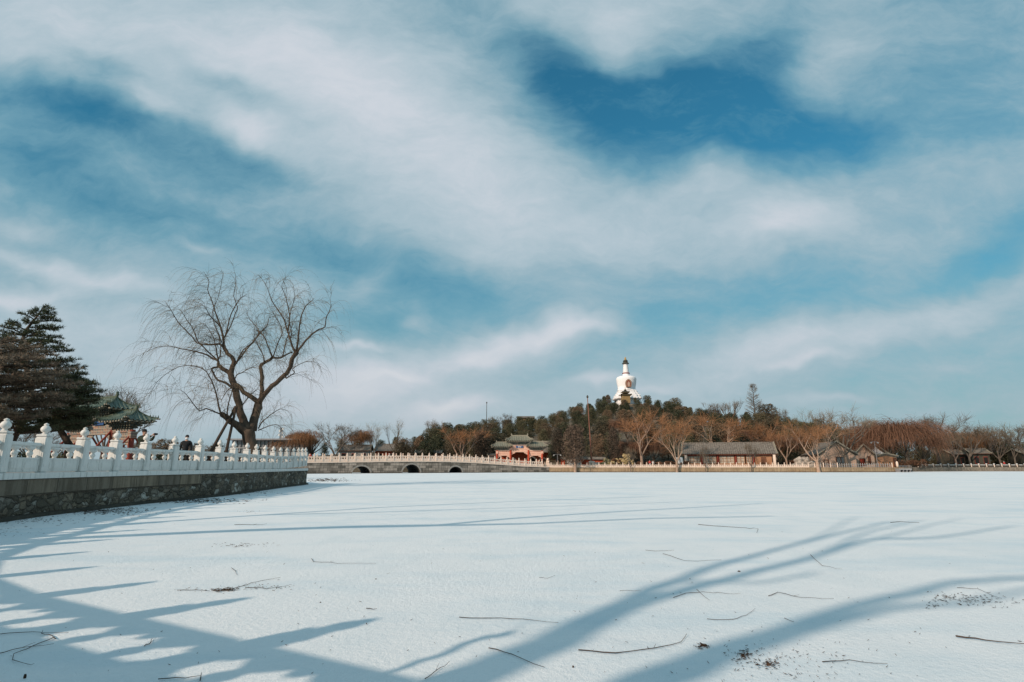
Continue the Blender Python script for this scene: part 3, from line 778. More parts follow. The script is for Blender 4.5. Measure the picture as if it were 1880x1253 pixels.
def memorial_gate(name, label, loc, rz, c, side=3.6, cen=4.8, far=False, text=None):
    """four-pillar three-bay wooden gate with three hipped roofs and slanting props"""
    t = thing(name, label, 'gateway', loc, rz)
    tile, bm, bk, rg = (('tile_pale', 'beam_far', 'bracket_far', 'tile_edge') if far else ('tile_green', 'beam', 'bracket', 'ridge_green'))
    px_ = [-(side+cen/2), -cen/2, cen/2, side+cen/2]
    for i, x in enumerate(px_):
        top = 5.6 if i in (1, 2) else 4.2
        MB().lathe([(.26, 0), (.26, top)], (x, 0, 0), 14).build('pillar', M['red_paint' if far else 'old_red'], t, smooth=False)
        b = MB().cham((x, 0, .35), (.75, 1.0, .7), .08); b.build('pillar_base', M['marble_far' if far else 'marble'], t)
        MB().box((x, 0, top-.55 if i in (0, 3) else top-.95), (.62, .62, .7)).build('pillar_collar', M[bm], t)
        for s in (-1, 1):
            z1 = 4.1 if i in (1, 2) else 3.5
            mb = MB().tube([(x, s*.2, z1), (x, s*2.9, .1)], .11, 8); mb.build('prop', M['red_paint' if far else 'old_red'], t)
            MB().cham((x, s*2.95, .12), (.5, .6, .34), .05).build('prop_base', M['marble_far' if far else 'marble'], t)
    for s in (-1, 1):
        cx = s*(cen/2+side/2)
        mb = MB()
        for z, h, d in ((3.05, .38, .34), (3.62, .42, .22), (4.12, .34, .36)): mb.box((cx, 0, z), (side-.45, d, h))
        mb.box((cx, 0, 3.36), (side-.5, .10, .22)); mb.box((cx, 0, 3.88), (side-.5, .12, .2))
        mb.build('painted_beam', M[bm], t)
        mb = MB()
        for q in (-1, 1): mb.extrude([(cx+q*(side/2-.26), 2.86), (cx+q*(side/2-.26), 2.25), (cx+q*(side/2-.55), 2.5), (cx+q*(side/2-.95), 2.66), (cx+q*(side/2-1.15), 2.86)][::q], -.06, .06)
        mb.build('spandrel_bracket', M[bm], t)
        g = thing('side_roof', None, None, (cx+s*.45, 0, 0)); g.parent = t
        bracket_rows(g, side+.3, 1, 4.32, 5.05, bk)
        hip_roof(g, side+1.9, 3.2, 6.35, 5.15, side-.6, .38, .46, .16, tile, rg, 'tile_edge', .55)
    mb = MB()
    for z, h, d in ((4.0, .42, .36), (4.66, .40, .24), (5.55, .42, .38)): mb.box((0, 0, z), (cen-.45, d, h))
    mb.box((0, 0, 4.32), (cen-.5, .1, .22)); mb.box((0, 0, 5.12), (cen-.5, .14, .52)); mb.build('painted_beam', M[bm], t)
    mb = MB()
    for q in (-1, 1): mb.extrude([(q*(cen/2-.26), 3.78), (q*(cen/2-.26), 3.0), (q*(cen/2-.6), 3.3), (q*(cen/2-1.1), 3.52), (q*(cen/2-1.4), 3.78)][::q], -.06, .06)
    mb.build('spandrel_bracket', M[bm], t)
    pl = MB().cham((0, -.24, 5.12), (1.9, .12, .52), .03).build('name_board', M['blue_paint'], t)
    if text: text_mesh(text, .46, 'white_paint', pl, (0, -.305, 5.10), .008)
    g = thing('central_roof', None, None, (0, 0, 0)); g.parent = t
    bracket_rows(g, cen+.2, 1, 5.78, 6.55, bk)
    hip_roof(g, cen+2.4, 3.3, 8.0, 6.65, cen-.5, .42, .46, .16, tile, rg, 'tile_edge', .75)
    return t
GY = 52.0
gx = (PX(239, GY-.2, 3)+PX(170, GY-.2, 3))/2
memorial_gate('memorial_gate', 'green roofed ceremonial gate with slanting red props half hidden behind the pine', (PX(239, 50, 3)-5.35*.86, 50+2.72*.86, 1.33), R(-27), None).scale = (.86, .86, .80)
FY = 150.0
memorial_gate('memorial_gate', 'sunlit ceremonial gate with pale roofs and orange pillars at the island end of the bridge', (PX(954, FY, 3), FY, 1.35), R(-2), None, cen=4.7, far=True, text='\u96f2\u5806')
# ---------------------------------------------------------------- red gateway hall and red walls behind the far gate
hall = thing('gate_hall', 'dark red walled hall with a round white rimmed archway behind the far ceremonial gate', 'hall', (PX(975, 170, 3), 170, 1.3))
def arch_wall(mb, x0, x1, h, holes, y0, y1):
    """wall with arched holes (centre, half width, spring height)"""
    xs = [x0]
    for c, r, sp in holes: xs += [c-r, c+r]
    xs.append(x1)
    for a, b in zip(xs[::2], xs[1::2]): mb.box(((a+b)/2, (y0+y1)/2, h/2), (b-a, y1-y0, h))
    for c, r, sp in holes:
        A = [math.pi*k/14 for k in range(15)]
        pts = [(c+r*math.cos(a), sp+r*math.sin(a)) for a in A]
        for (xa, za), (xb, zb) in zip(pts, pts[1:]): mb.extrude([(xb, zb), (xa, za), (xa, h), (xb, h)], y0, y1)
mb = MB(); arch_wall(mb, -9, 9, 4.2, [(-5.6, 1.1, 1.2), (0, 1.4, 1.4), (3.6, 1.15, 1.2)], 0, .8); mb.build('wall', M['red_wall'], hall)
for c, r, sp in [(-5.6, 1.1, 1.2), (0, 1.4, 1.4), (3.6, 1.15, 1.2)]:
    mb = MB(); A = [math.pi*k/16 for k in range(17)]
    for a0, a1 in zip(A, A[1:]): mb.extrude([(c+q*math.cos(a), sp+q*math.sin(a)) for q, a in ((r, a0), (r+.42, a0), (r+.42, a1), (r, a1))], -.1, .3)
    for s in (-1, 1): mb.box((c+s*(r+.21), .1, sp/2), (.42, .4, sp))
    mb.build('arch_surround', M['marble_far'], hall)
    MB().box((c, 1.4, sp/2+.6), (2*r+1.4, .1, sp+r+1.2)).build('arch_shadow_backing', M['dark'], hall)  # dark sheet standing in for the shade inside the archway
hip_roof(hall, 20.5, 6.0, 7.3, 4.3, 13.0, .5, .45, .05, 'tile_grey', 'tile_edge', 'tile_edge')
def low_wall(label, px0, px1, Y, h, m='red_wall'):
    a, b = PX(px0, Y, 2), PX(px1, Y, 2); t = thing('garden_wall', label, 'wall', ((a+b)/2, Y, 1.2)); L = b-a
    MB().box((0, 0, h/2), (L, .5, h)).build('wall', M[m], t)
    mb = MB(); slope(mb, -L/2, L/2, -L/2-.2, L/2+.2, 0, -.8, h+.75, h+.05, 0, .4, .05, 3); slope(mb, -L/2, L/2, -L/2-.2, L/2+.2, 0, .8, h+.75, h+.05, 0, .4, .05, 3)
    mb.build('coping', M['tile_grey'], t); return t
low_wall('low red wall left of the tall flagpole with a grey tile coping', 1058, 1083, 160, 2.1)
low_wall('low red wall right of the tall flagpole, partly shaded by the trees', 1088, 1112, 161, 2.1)
low_wall('short red wall stub beside the stone lion', 1030, 1037, 162, 2.2)
low_wall('red wall seen below the trees just left of the far ceremonial gate', 880, 912, 168, 2.2)
# stone guardian beside the gate
g = thing('stone_lion', 'pale stone guardian lion on a pedestal at the right foot of the far gate', 'statue', (PX(1006, 148, 2), 148, 1.2))
MB().cham((0, 0, .5), (1.0, 1.2, 1.0), .08).build('pedestal', M['marble_far'], g)
mb = MB().lathe([(.40, 0), (.46, .25), (.38, .6), (.30, .85)], (0, .12, 1.0), 12, 1.15).lathe([(.1, 0), (.3, .08), (.36, .28), (.30, .5), (.12, .62)], (0, -.12, 1.72), 12)
mb.lathe([(.05, 0), (.17, .06), (.16, .22), (.04, .26)], (0, -.42, 1.85), 8)
for s in (-1, 1): mb.tube([(s*.2, -.38, 1.0), (s*.2, -.34, 1.4), (s*.22, -.2, 1.75)], [.11, .10, .12], 7); mb.lathe([(.08, 0), (.03, .12)], (s*.22, -.1, 2.28), 6)
mb.build('lion', M['marble_far'], g, smooth=True)
# ---------------------------------------------------------------- white stupa
SY_ = 362.0; K = .358
zs0 = ZT(742, SY_)
st = thing('white_stupa', 'great white bell shaped stupa with a ringed spire on the crown of the hill', 'stupa', (PX(1150.6, SY_, 50), SY_, zs0))
def zz(py): return ZT(py, SY_)-zs0
mb = MB()
for hw, y0, y1 in [(19, 752, 734.5), (24.2, 734.5, 730.4), (22.2, 730.4, 726.0), (19.4, 726.0, 722.4), (17.6, 722.4, 719.6), (16.6, 719.6, 717.6)]:
    z0, z1 = zz(y0), zz(y1); mb.cham((0, 0, (z0+z1)/2), (hw*1.72*K, hw*1.72*K, z1-z0), .25)
    mb.cham((0, 0, (z0+z1)/2), (hw*1.2*K, hw*2.0*K, z1-z0-.1), .2); mb.cham((0, 0, (z0+z1)/2), (hw*2.0*K, hw*1.2*K, z1-z0-.14), .2)
mb.build('stepped_base', M['white_wall'], st)
mb = MB().lathe([(r*K, zz(y)) for r, y in [(16.8, 717.7), (16.8, 716.4), (16.2, 716.2), (16.2, 715), (15.6, 714.8), (16.3, 710), (17.5, 704), (18.0, 699), (18.1, 696.5), (17.6, 694.6), (16, 693), (12.5, 691.6), (8, 690.9), (6.2, 690.6)]], (0, 0, 0), 48)
mb.build('bell', M['white_wall'], st, smooth=True)
MB().lathe([(r*K, zz(y)) for r, y in [(6.2, 690.8), (6.0, 688), (6.0, 687)]], (0, 0, 0), 24).build('neck', M['white_wall'], st)
MB().lathe([(r*K, zz(y)) for r, y in [(6.0, 687), (6.9, 686.6), (6.9, 685.4), (5.6, 685)]], (0, 0, 0), 24).build('collar_ring', M['red_brown'], st)
pr = []
for k in range(13):
    y = lerp(685, 668.6, k/13); r = lerp(5.5, 3.9, k/13); pr += [(r*K, zz(y)), (r*K, zz(y-.9)), ((r-.3)*K, zz(y-.95)), ((r-.3)*K, zz(y-1.2))]
MB().lathe(pr, (0, 0, 0), 24).build('ringed_spire', M['white_wall'], st)
MB().lathe([(r*K, zz(y)) for r, y in [(3.6, 668.8), (6.4, 668.6), (6.1, 667.4), (4.2, 665.6), (3.6, 664.6), (4.7, 664), (4.3, 662.8), (2.4, 661.4)]], (0, 0, 0), 24).build('canopy', M['bronze'], st)
MB().lathe([(r*K, zz(y)) for r, y in [(2.4, 661.4), (2.0, 660), (1.0, 659.4), (1.6, 658.5), (1.7, 657.7), (.9, 656.9), (.3, 655.9), (.1, 655.6)]], (0, 0, 0), 16).build('finial', M['gold'], st, smooth=True)
def niche(hw, y0, y1, yo, th, name, m, par):
    z0, z1 = zz(y0), zz(y1); h = z1-z0
    P = [(-hw*.75, z0), (hw*.75, z0), (hw*.95, z0+h*.35), (hw, z0+h*.58), (hw*.75, z0+h*.82), (hw*.3, z0+h*.96), (0, z1), (-hw*.3, z0+h*.96), (-hw*.75, z0+h*.82), (-hw, z0+h*.58), (-hw*.95, z0+h*.35)]
    return MB().extrude([(-x, z) for x, z in P], -yo, -yo+th).build(name, M[m], par)
nf = niche(5.6*K, 713.4, 699, 6.95, 1.6, 'niche_surround', 'gold', st)
nf.data.materials[0] = mat('niche_relief', [(.20, .12, .07), (.40, .26, .17)], 1.4, .7)
niche(3.7*K, 713.0, 701.3, 7.02, .3, 'niche_recess', 'red_brown', st)
niche(2.3*K, 712.8, 703.5, 7.12, .3, 'niche_door', 'plaster', st)
# small pavilion before the stupa
pv = thing('hill_pavilion', 'small two tiered ochre tiled pavilion standing in front of the white stupa', 'pavilion', (PX(1147.5, 348, 50), 348, ZT(748, 348)))
def zp(py): return ZT(py, 348)-ZT(748, 348)
KP = .345
MB().cham((0, 0, zp(738)/2), (13*KP, 13*KP, zp(738)), .1).build('podium', M['bronze'], pv)
for k, (hw, ye, yt, wy0) in enumerate([(9.8, 726.2, 722.6, 741), (6.7, 721.2, 717.5, 722.8)]):
    mb = MB().box((0, 0, (zp(wy0)+zp(ye))/2), (hw*1.45*KP, hw*1.45*KP, zp(ye)-zp(wy0))); mb.build('body', M['ochre'], pv)
    g = thing('tier_roof', None, None); g.parent = pv
    hip_roof(g, hw*2*KP, hw*2*KP, zp(yt), zp(ye), hw*.5*KP, .45, .5, .06, 'bronze', 'bronze', 'ochre', .7)
MB().lathe([(.25, 0), (.5, .4), (.2, .9), (.12, 2.0), (.03, 2.6)], (0, 0, zp(717.4)), 10).build('finial', M['bronze'], pv)
for s in (-1, 1):
    tag(MB().cham((0, 0, 1.3), (1.3, 1.0, 2.6), .1).build('white_pillar', M['white_wall'], None, (PX(1150+s*13, 350, 45), 350.5, ZT(747, 350))), 'small white block pillar at the foot of the stupa, %s of the ochre pavilion' % ('left' if s < 0 else 'right'), 'pillar')
# ---------------------------------------------------------------- gabled roofs and houses
def gable_roof(t, L, D, zr, ze, sp=.36, amp=.05, tile='tile_grey', over=.0, verge=True):
    mb = MB()
    for s in (-1, 1): slope(mb, -L/2, L/2, -L/2, L/2, 0, s*D/2, zr, ze, 0, sp, amp, 8, pw=1.25, ns=int(L/sp*5))
    ro = mb.build('roof', M[tile], t)
    MB().cham((0, 0, zr+.04), (L, .3, .26), .06).build('ridge', M['tile_grey'], ro)
    for s in (-1, 1):
        pts = [(s*(L/2-.05), q*k*D/2, ze+(zr-ze)*(1-k)**1.25+.12) for q, ks in ((-1, [1, .8, .6, .4, .2, 0]), (1, [.2, .4, .6, .8, 1])) for k in ks]
        mb = MB().tube(pts, .17, 6); mb.build('verge', M['tile_edge'], ro)
    mb = MB()
    for s in (-1, 1): mb.box((0, s*(D/2-.12), ze-.1), (L-.1, .16, .12))
    mb.build('eave_board', M['wood'], ro)
    return ro
# long lakeside house
HY = 156.0; hx0, hx1 = PX(1268, HY-3, 3), PX(1421, HY-3, 3); HL = hx1-hx0
z_e, z_b = ZT(835, HY-3.6), 1.2
h = thing('lakeside_house', 'long single storey house with grey tile roof, latticed windows and dark red posts', 'house', ((hx0+hx1)/2, HY, z_b), R(-15))
ze = z_e-z_b+.15; zr = ZT(813.5, HY)-z_b
gable_roof(h, HL+1.6, 8.4, zr, ze, .56, .11)
fy = -3.1
for s in (-1, 1):
    mb = MB().extrude([(-3.3, 0), (3.3, 0), (3.3, ze), (0, zr-.25), (-3.3, ze)], -.25, .25, Matrix.Translation((s*(HL/2-.1), 0, 0)) @ Matrix.Rotation(R(90), 4, 'Z'))
    mb.build('gable_wall', M['concrete'], h)
    MB().cham((s*(HL/2-.1), fy-.45, ze/2), (.62, .9, ze), .05).build('end_pier', M['marble_far'], h)
MB().box((0, 3.0, ze/2), (HL-1, .3, ze)).build('rear_wall', M['plaster'], h)
MB().box((0, fy, ze-.22), (HL-.8, .24, .44)).build('lintel', M['red_brown'], h)
def bx_(px): return PX(px, HY+fy, 3)-(hx0+hx1)/2
bays = [(1271, 1294), (1300, 1322), (1328, 1353), (1358, 1371), (1374, 1383)]
for i, (a, b) in enumerate(bays):
    xa, xb = bx_(a), bx_(b); w = xb-xa; c = (xa+xb)/2
    wn = MB(); z0, z1 = .95, ze-.46
    for x in (xa, xb): wn.box((x, fy, (z0+z1)/2), (.14, .18, z1-z0))
    for z in (z0+.03, z1-.03): wn.box((c, fy, z), (w, .18, .12))
    nx = 4 if w > 2.6 else 2
    for k in range(1, nx): wn.box((xa+w*k/nx, fy, (z0+z1)/2), (.13 if k == nx/2 else .07, .15, z1-z0-.1))
    for k in (1, 2): wn.box((c, fy, lerp(z0, z1, k/3)), (w-.1, .13, .07))
    wo = wn.build('window_frame', M['wood_lit'], h)
    MB().box((c, fy+.03, (z0+z1)/2), (w-.1, .03, z1-z0-.1)).build('pane', M['paper'], wo)
    MB().cham((c, fy-.02, .46), (w+.5, .34, .92), .03).build('sill_wall', M['wood_lit'], h)
for px in (1297, 1325, 1356, 1386.5):
    MB().lathe([(.24, 0), (.24, ze-.3)], (bx_(px), fy-.12, 0), 10).build('post', M['red_brown'], h)
xa, xb = bx_(1389), bx_(1417)
mb = MB(); d0, d1 = bx_(1399), bx_(1408)
mb.box(((xa+d0)/2, fy, (ze-.46)/2), (d0-xa, .2, ze-.46)); mb.box(((xb+d1)/2, fy, (ze-.46)/2), (xb-d1, .2, ze-.46)); mb.box(((d0+d1)/2, fy, ze-.65), (d1-d0, .2, .38))
mb.build('boarded_wall', M['wood_lit'], h)
do = MB().box(((d0+d1)/2, fy+.03, (ze-.86)/2), (d1-d0-.02, .1, ze-.86)).build('door', M['wood'], h)
MB().lathe([(.05, 0), (.07, .05), (.03, .1)], (d1-.25, fy-.06, 1.0), 8).build('handle', M['steel'], do)
# gabled house facing the lake
def gable_front(name, label, px0, px1, Y, y_eave, y_apex, depth, openings, wallm='plaster', rz=0.0):
    x0, x1 = PX(px0, Y, 3), PX(px1, Y, 3); w = x1-x0; cx = (x0+x1)/2; b = 1.2
    e = ZT(y_eave, Y)-b; a = ZT(y_apex, Y)-b
    t = thing(name, label, 'house', (cx, Y, b), rz)
    xs = sorted([-w/2, w/2]+[v for o in openings for v in (PX(o[0], Y, 3)-cx, PX(o[1], Y, 3)-cx)])
    def roofz(x): return e+(a-e)*max(0, 1-abs(x)/(w/2))**1.12
    mb = MB()
    ops = [(PX(o[0], Y, 3)-cx, PX(o[1], Y, 3)-cx, ZT(o[2], Y)-b, ZT(o[3], Y)-b, o[4]) for o in openings]
    cuts = sorted(set([round(-w/2+w*i/16, 3) for i in range(17)]+[round(v, 3) for o in ops for v in o[:2]]))
    for xa, xb in zip(cuts, cuts[1:]):
        m_ = (xa+xb)/2; o = next((o for o in ops if o[0] < m_ < o[1]), None)
        if o:
            mb.extrude([(xb, o[3]), (xa, o[3]), (xa, roofz(xa)-.1), (xb, roofz(xb)-.1)][::-1], 0, .3)
            if o[2] > .1: mb.extrude([(xb, 0), (xa, 0), (xa, o[2]), (xb, o[2])][::-1], 0, .3)
        else: mb.extrude([(xb, 0), (xa, 0), (xa, roofz(xa)-.1), (xb, roofz(xb)-.1)][::-1], 0, .3)
    mb.box((-w/2+.15, depth/2, e/2), (.3, depth-.4, e)); mb.box((w/2-.15, depth/2, e/2), (.3, depth-.4, e))
    mb.build('wall', M[wallm], t)
    mb = MB(); N = 14
    for th_, yy in ((0, 0),):
        rows = [[(x*1.10, y, roofz(max(-w/2, min(w/2, x)))-(abs(x)-w/2)*.35*0+.12-(.0)) for x in [(-1+2*i/N)*w/2 for i in range(N+1)]] for y in (-.5, depth+.5)]
        mb.grid([rows[0], rows[1]]); mb.grid([[(x, y, z-.22) for x, y, z in r] for r in rows[::-1]])
        f = rows[0]
        for i in range(N): mb.face([f[i], f[i+1], (f[i+1][0], f[i+1][1], f[i+1][2]-.22), (f[i][0], f[i][1], f[i][2]-.22)])
    ro = mb.build('roof', M['tile_grey'], t)
    mb = MB().tube([(p[0], p[1]-.02, p[2]+.1) for p in rows[0]], .16, 6); mb.build('verge', M['tile_edge'], ro)
    mb = MB().tube([(p[0]*.94, .0-.08, p[2]-.42) for p in rows[0]], .09, 5); mb.build('bargeboard', M['tile_edge'], ro)
    for o in ops:
        c = (o[0]+o[1])/2; k = o[4]
        fr = MB()
        for x in (o[0], o[1]): fr.box((x, .0, (o[2]+o[3])/2), (.12, .4, o[3]-o[2]))
        fr.box((c, 0, o[3]-.05), (o[1]-o[0], .4, .1))
        if k == 'window': fr.box((c, 0, (o[2]+o[3])/2), (.08, .2, o[3]-o[2])); fr.box((c, 0, o[2]+.05), (o[1]-o[0], .4, .1))
        fo = fr.build('window' if k == 'window' else 'door_frame', M['wood'], t)
        MB().box((c, .12, (o[2]+o[3])/2), (o[1]-o[0]-.1, .06, o[3]-o[2])).build('pane' if k == 'window' else 'door', M['glass'] if k == 'window' else M['red_paint' if k == 'red' else 'plaster'], fo)
    return t
gable_front('gabled_house', 'tan plastered gable fronted house with one wide window and a pale door', 1504, 1572, 153.5, 835.5, 811.5, 8, [(1512, 1520.5, 857, 844, 'plain'), (1535, 1553.5, 852, 839, 'window')])
gable_front('gabled_house', 'smaller gabled house with a bright red door right of the tan gable', 1568, 1606, 156.5, 836, 817.5, 7, [(1578, 1587.5, 856, 842, 'red'), (1594, 1598, 852, 838, 'window')], 'plaster')
gable_front('gabled_house', 'round ridged house behind the red door house with a pale gable', 1584, 1634, 164, 837, 817, 9, [(1617, 1622, 852, 840, 'window')], 'white_wall')
gable_front('gabled_house', 'low brown shed at the right end of the houses behind the picket railing', 1606, 1646, 158.5, 838.5, 834, 6, [(1640, 1645, 857, 841, 'window')], 'wood_lit')
# ---------------------------------------------------------------- houses on the hill, behind the bridge and on the east bank
def small_house(label, px0, px1, Y, y_eave, y_ridge, zb=None, wall='plaster', tile='tile_grey', name='tiled_house', rz=0, depth=6, sp=.6):
    x0, x1 = PX(px0, Y, 3), PX(px1, Y, 3); zb = hill_z((px0+px1)/2, Y) if zb is None else zb
    e = ZT(y_eave, Y)-zb; r = ZT(y_ridge, Y)-zb; L = x1-x0
    t = thing(name, label, 'house', ((x0+x1)/2, Y, zb), rz)
    MB().box((0, 0, e/2), (L-1, depth-1.6, e)).build('wall', M[wall], t)
    for s in (-1, 1): MB().extrude([(-depth/2+.8, e-.02), (depth/2-.8, e-.02), (0, r-.15)], -.15, .15, Matrix.Translation((s*(L/2-.66), 0, 0)) @ Matrix.Rotation(R(90), 4, 'Z')).build('gable', M[wall], t)
    gable_roof(t, L, depth, r, e, sp, .05, tile)
    n = max(2, int(L/3.2))
    for k in range(n):
        x = -L/2+.5+(L-1)*(k+.5)/n; f = MB().box((x, -depth/2+.78, e*.5), (1.3, .1, e*.55)).build('window', M['red_brown'], t)
        MB().box((x, -depth/2+.71, e*.5), (1.1, .06, e*.45)).build('pane', M['dark'], f)
    return t
small_house('grey roofed hall on the hilltop left of the stupa, above the far ceremonial gate', 950, 982, 325, 768.5, 765.0, ZT(774, 325), 'ochre', 'tile_grey', depth=9)
small_house('small sunlit ochre roofed building among the trees on the left slope of the hill', 1016, 1037, 345, 768.5, 764.5, ZT(774, 345), 'ochre', 'ochre', depth=7)
small_house('grey tiled house with a red gable behind the bridge, left of the evergreens', 690, 735, 186, 829, 816, None, 'red_wall', depth=9)
small_house('long low grey roofed house behind the left half of the bridge', 622, 682, 182, 828, 817.5, None, 'concrete')
small_house('low grey roofed house behind the right half of the bridge under the bare trees', 762, 812, 182, 833, 827.5, None, 'red_brown', depth=5)
small_house('blue grey roofed building just visible under the trees left of the far gate', 895, 915, 172, 837, 833.5, None, 'concrete', depth=5)
small_house('dark tiled lakeside house on the east bank beside the orange willows', 1731, 1764, 192, 835, 826, 1.2, 'bronze', depth=7, rz=R(10))
small_house('dark tiled house with a steep pale roof in the middle of the east bank', 1776, 1809, 190, 833.5, 824, 1.2, 'bronze', depth=8, rz=R(-14))
small_house('snow dusted low house at the right edge of the east bank', 1862, 1896, 195, 833, 825, 1.2, 'bronze', depth=7)
def boulder(label, px, Y, w, h, z=None, name='garden_rock', group=None, cat='rock', m='rock_pale', seed=1):
    rnd = random.Random(seed); z = hill_z(px, Y) if z is None else z
    mb = MB()
    n = max(4, int(w*2.2))
    for k in range(n):
        x = rnd.uniform(-w/2, w/2)*.8; hh = h*rnd.uniform(.4, 1)*(1-.5*abs(x)/(w/2)); r = rnd.uniform(.35, .6)*min(w, h)*.5
        b = len(mb.v); mb.lathe([(r*.9, 0), (r*1.15, hh*.3), (r*.8, hh*.5), (r*1.05, hh*.75), (r*.3, hh)], (x, rnd.uniform(-.5, .5), 0), 8)
        for i in range(b, len(mb.v)):
            v = mb.v[i]; q = noise.noise_vector(Vector(v)*1.3+Vector((seed, k, 0)))*.28; mb.v[i] = (v[0]+q.x, v[1]+q.y, max(0, v[2]+q.z))
    o = mb.build(name, M[m], None, (PX(px, Y, 2), Y, z-.05)); tag(o, label, cat, group); return o
boulder('pile of pale eroded garden rocks on the shore left of the gabled house', 1475, 150.5, 5.2, 3.6, seed=5)
boulder('single pale upright garden rock at the left of the rock pile', 1464, 151.2, 1.5, 2.2, seed=8)
boulder('pale rock among trees halfway up the left slope of the hill', 1101, 225, 2.6, 2.2, seed=4)
boulder('grey blue rock outcrop among dark trees above the red wall', 1098, 200, 5.0, 2.4, seed=9)
boulder('pale rock outcrop below the ochre pavilion near the crown of the hill', 1143, 330, 5, 5, seed=11)
# glass fronted building far left, behind the big willow
BY = 175.0; bz = 1.3
xa, xb = PX(417, BY, 5), PX(560, BY, 5); bl = xb-xa
b = thing('office_building', 'long low grey glass fronted building behind the big willow', 'building', ((xa+xb)/2, BY, bz))
tp = ZT(806.5, BY)-bz
MB().box((0, 5, tp/2-.2), (bl-2, 9, tp-.4)).build('glass_front', M['glass'], b)
MB().cham((0, 4.6, tp-.15), (bl, 12.5, .5), .08).build('roof', M['steel'], b)
mb = MB()
for z in (tp*.36, tp*.68): mb.box((0, .3, z), (bl-1.5, .5, .3))
mb.build('floor_band', M['concrete'], b)
for k in range(19): MB().box((-bl/2+1.2+(bl-2.4)*k/18, .35, tp/2-.2), (.28, .4, tp-.5)).build('mullion', M['steel'], b)
mp = at(515.5, 806, 186)
t = thing('antenna_mast', 'small lattice antenna mast above the far glass building', 'mast', (mp.x, 186, mp.z-1))
mb = MB(); hgt = ZT(786, 186)-mp.z+1
for sx in (-1, 1):
    for sy in (-1, 1): mb.tube([(sx*.35, sy*.35, 0), (sx*.3, sy*.3, hgt)], .07, 4)
for k in range(8):
    z = hgt*k/8; mb.tube([(-.35, -.35, z), (.32, -.32, z+hgt/8)], .05, 4); mb.tube([(-.33, -.33, z), (.33, -.33, z)], .05, 4)
mb.build('lattice', M['steel'], t); mb = MB()
for k in range(5): mb.box((.5*(-1)**k, -.2, hgt*(.35+.14*k)), (.45, .3, .6))
mb.build('antenna_panel', M['white_paint'], t)
MB().cham((0, 0, -1.2), (4, 4, 2.6), .1).build('plinth', M['concrete'], t)
# ---------------------------------------------------------------- poles
def flagpole(label, px, Y, ytop, zb, r, m, lean=0, ball=True):
    x = PX(px, Y, 2); zt = ZT(ytop, Y); t = thing('flagpole', label, 'pole', (x, Y, zb))
    MB().tube([(0, 0, .8), (lean, 0, zt-zb)], [r, r*.55], 8).build('shaft', M[m], t)
    MB().cham((0, 0, .8), (1.5, 1.5, 1.6), .1).build('plinth', M['marble_far'], t)
    MB().lathe([(r, 0), (r*1.6, r), (r*1.4, r*2.5), (r*.3, r*4)], (lean, 0, zt-zb), 8).build('finial', M['bronze'], t)
    return t
M['pole_red'] = mat('weathered_red_pole', [(.17, .075, .05), (.26, .10, .065)], 1, .7)
flagpole('very tall weathered red flagpole on a white plinth before the wooded hill', 1086.5, 152, 731, 1.2, .19, 'pole_red', lean=-.62)
flagpole('slim dark pole rising above the trees left of the hill', 892.5, 290, 741, hill_z(892.5, 290), .22, 'bronze')
def street_lamp(label, px, Y, ytop):
    x = PX(px, Y, 2); t = thing('street_lamp', label, 'lamp', (x, Y, 1.2)); h_ = ZT(ytop, Y)-1.2
    MB().tube([(0, 0, 0), (0, 0, h_)], [.08, .05], 8).build('pole', M['steel'], t)
    MB().tube([(-.9, 0, h_-.02), (0, 0, h_+.1), (.9, 0, h_-.02)], .05, 6).build('arm', M['steel'], t)
    for s in (-1, 1): MB().lathe([(.08, 0), (.22, .1), (.2, .3), (.05, .42)], (s*.9, 0, h_-.4), 10).build('lamp_head', M['concrete'], t)
street_lamp('white double headed lamp post on the shore right of the stone lion', 1023.5, 150, 835)
street_lamp('pale lamp post before the grey house beside the orange willow', 1611, 151.5, 812)
# pair of pale cabinets and other small things on the shore
for k, px in enumerate((1244.8, 1251)):
    t = thing('utility_cabinet', ['pale upright cabinet on the shore, nearer the forked willow', 'greenish upright cabinet next to the long house'][k], 'cabinet', (PX(px, 153, 3), 153, 1.2))
    MB().cham((0, 0, 1.75), (.75 if k == 0 else .65, .6, 1.7), .06).build('box', M['white_paint' if k == 0 else 'mask'], t)
    mb = MB(); [mb.box((sx*.25, 0, .45), (.08, .4, .9)) for sx in (-1, 1)]; mb.build('stand', M['steel'], t)
for k, (px, w) in enumerate(((1047, 1.6), (1059.5, 1.9), (1094, 1.9))):
    t = thing('stone_planter', ['pale square stone planter left of the evergreen trunk near the lamp post', 'pale stone planter just right of the evergreen trunk', 'white stone planter right of the flagpole plinth'][k], 'planter', (PX(px, 151, 2), 151, 1.2))
    MB().cham((0, 0, .9 if k < 2 else .6), (w, 1.2, 1.8 if k < 2 else 1.2), .1).build('block', M['concrete' if k < 2 else 'marble_far'], t)
    MB().cham((0, 0, 1.86 if k < 2 else 1.26), (w+.2, 1.4, .14), .04).build('cap', M['marble_far'], t)
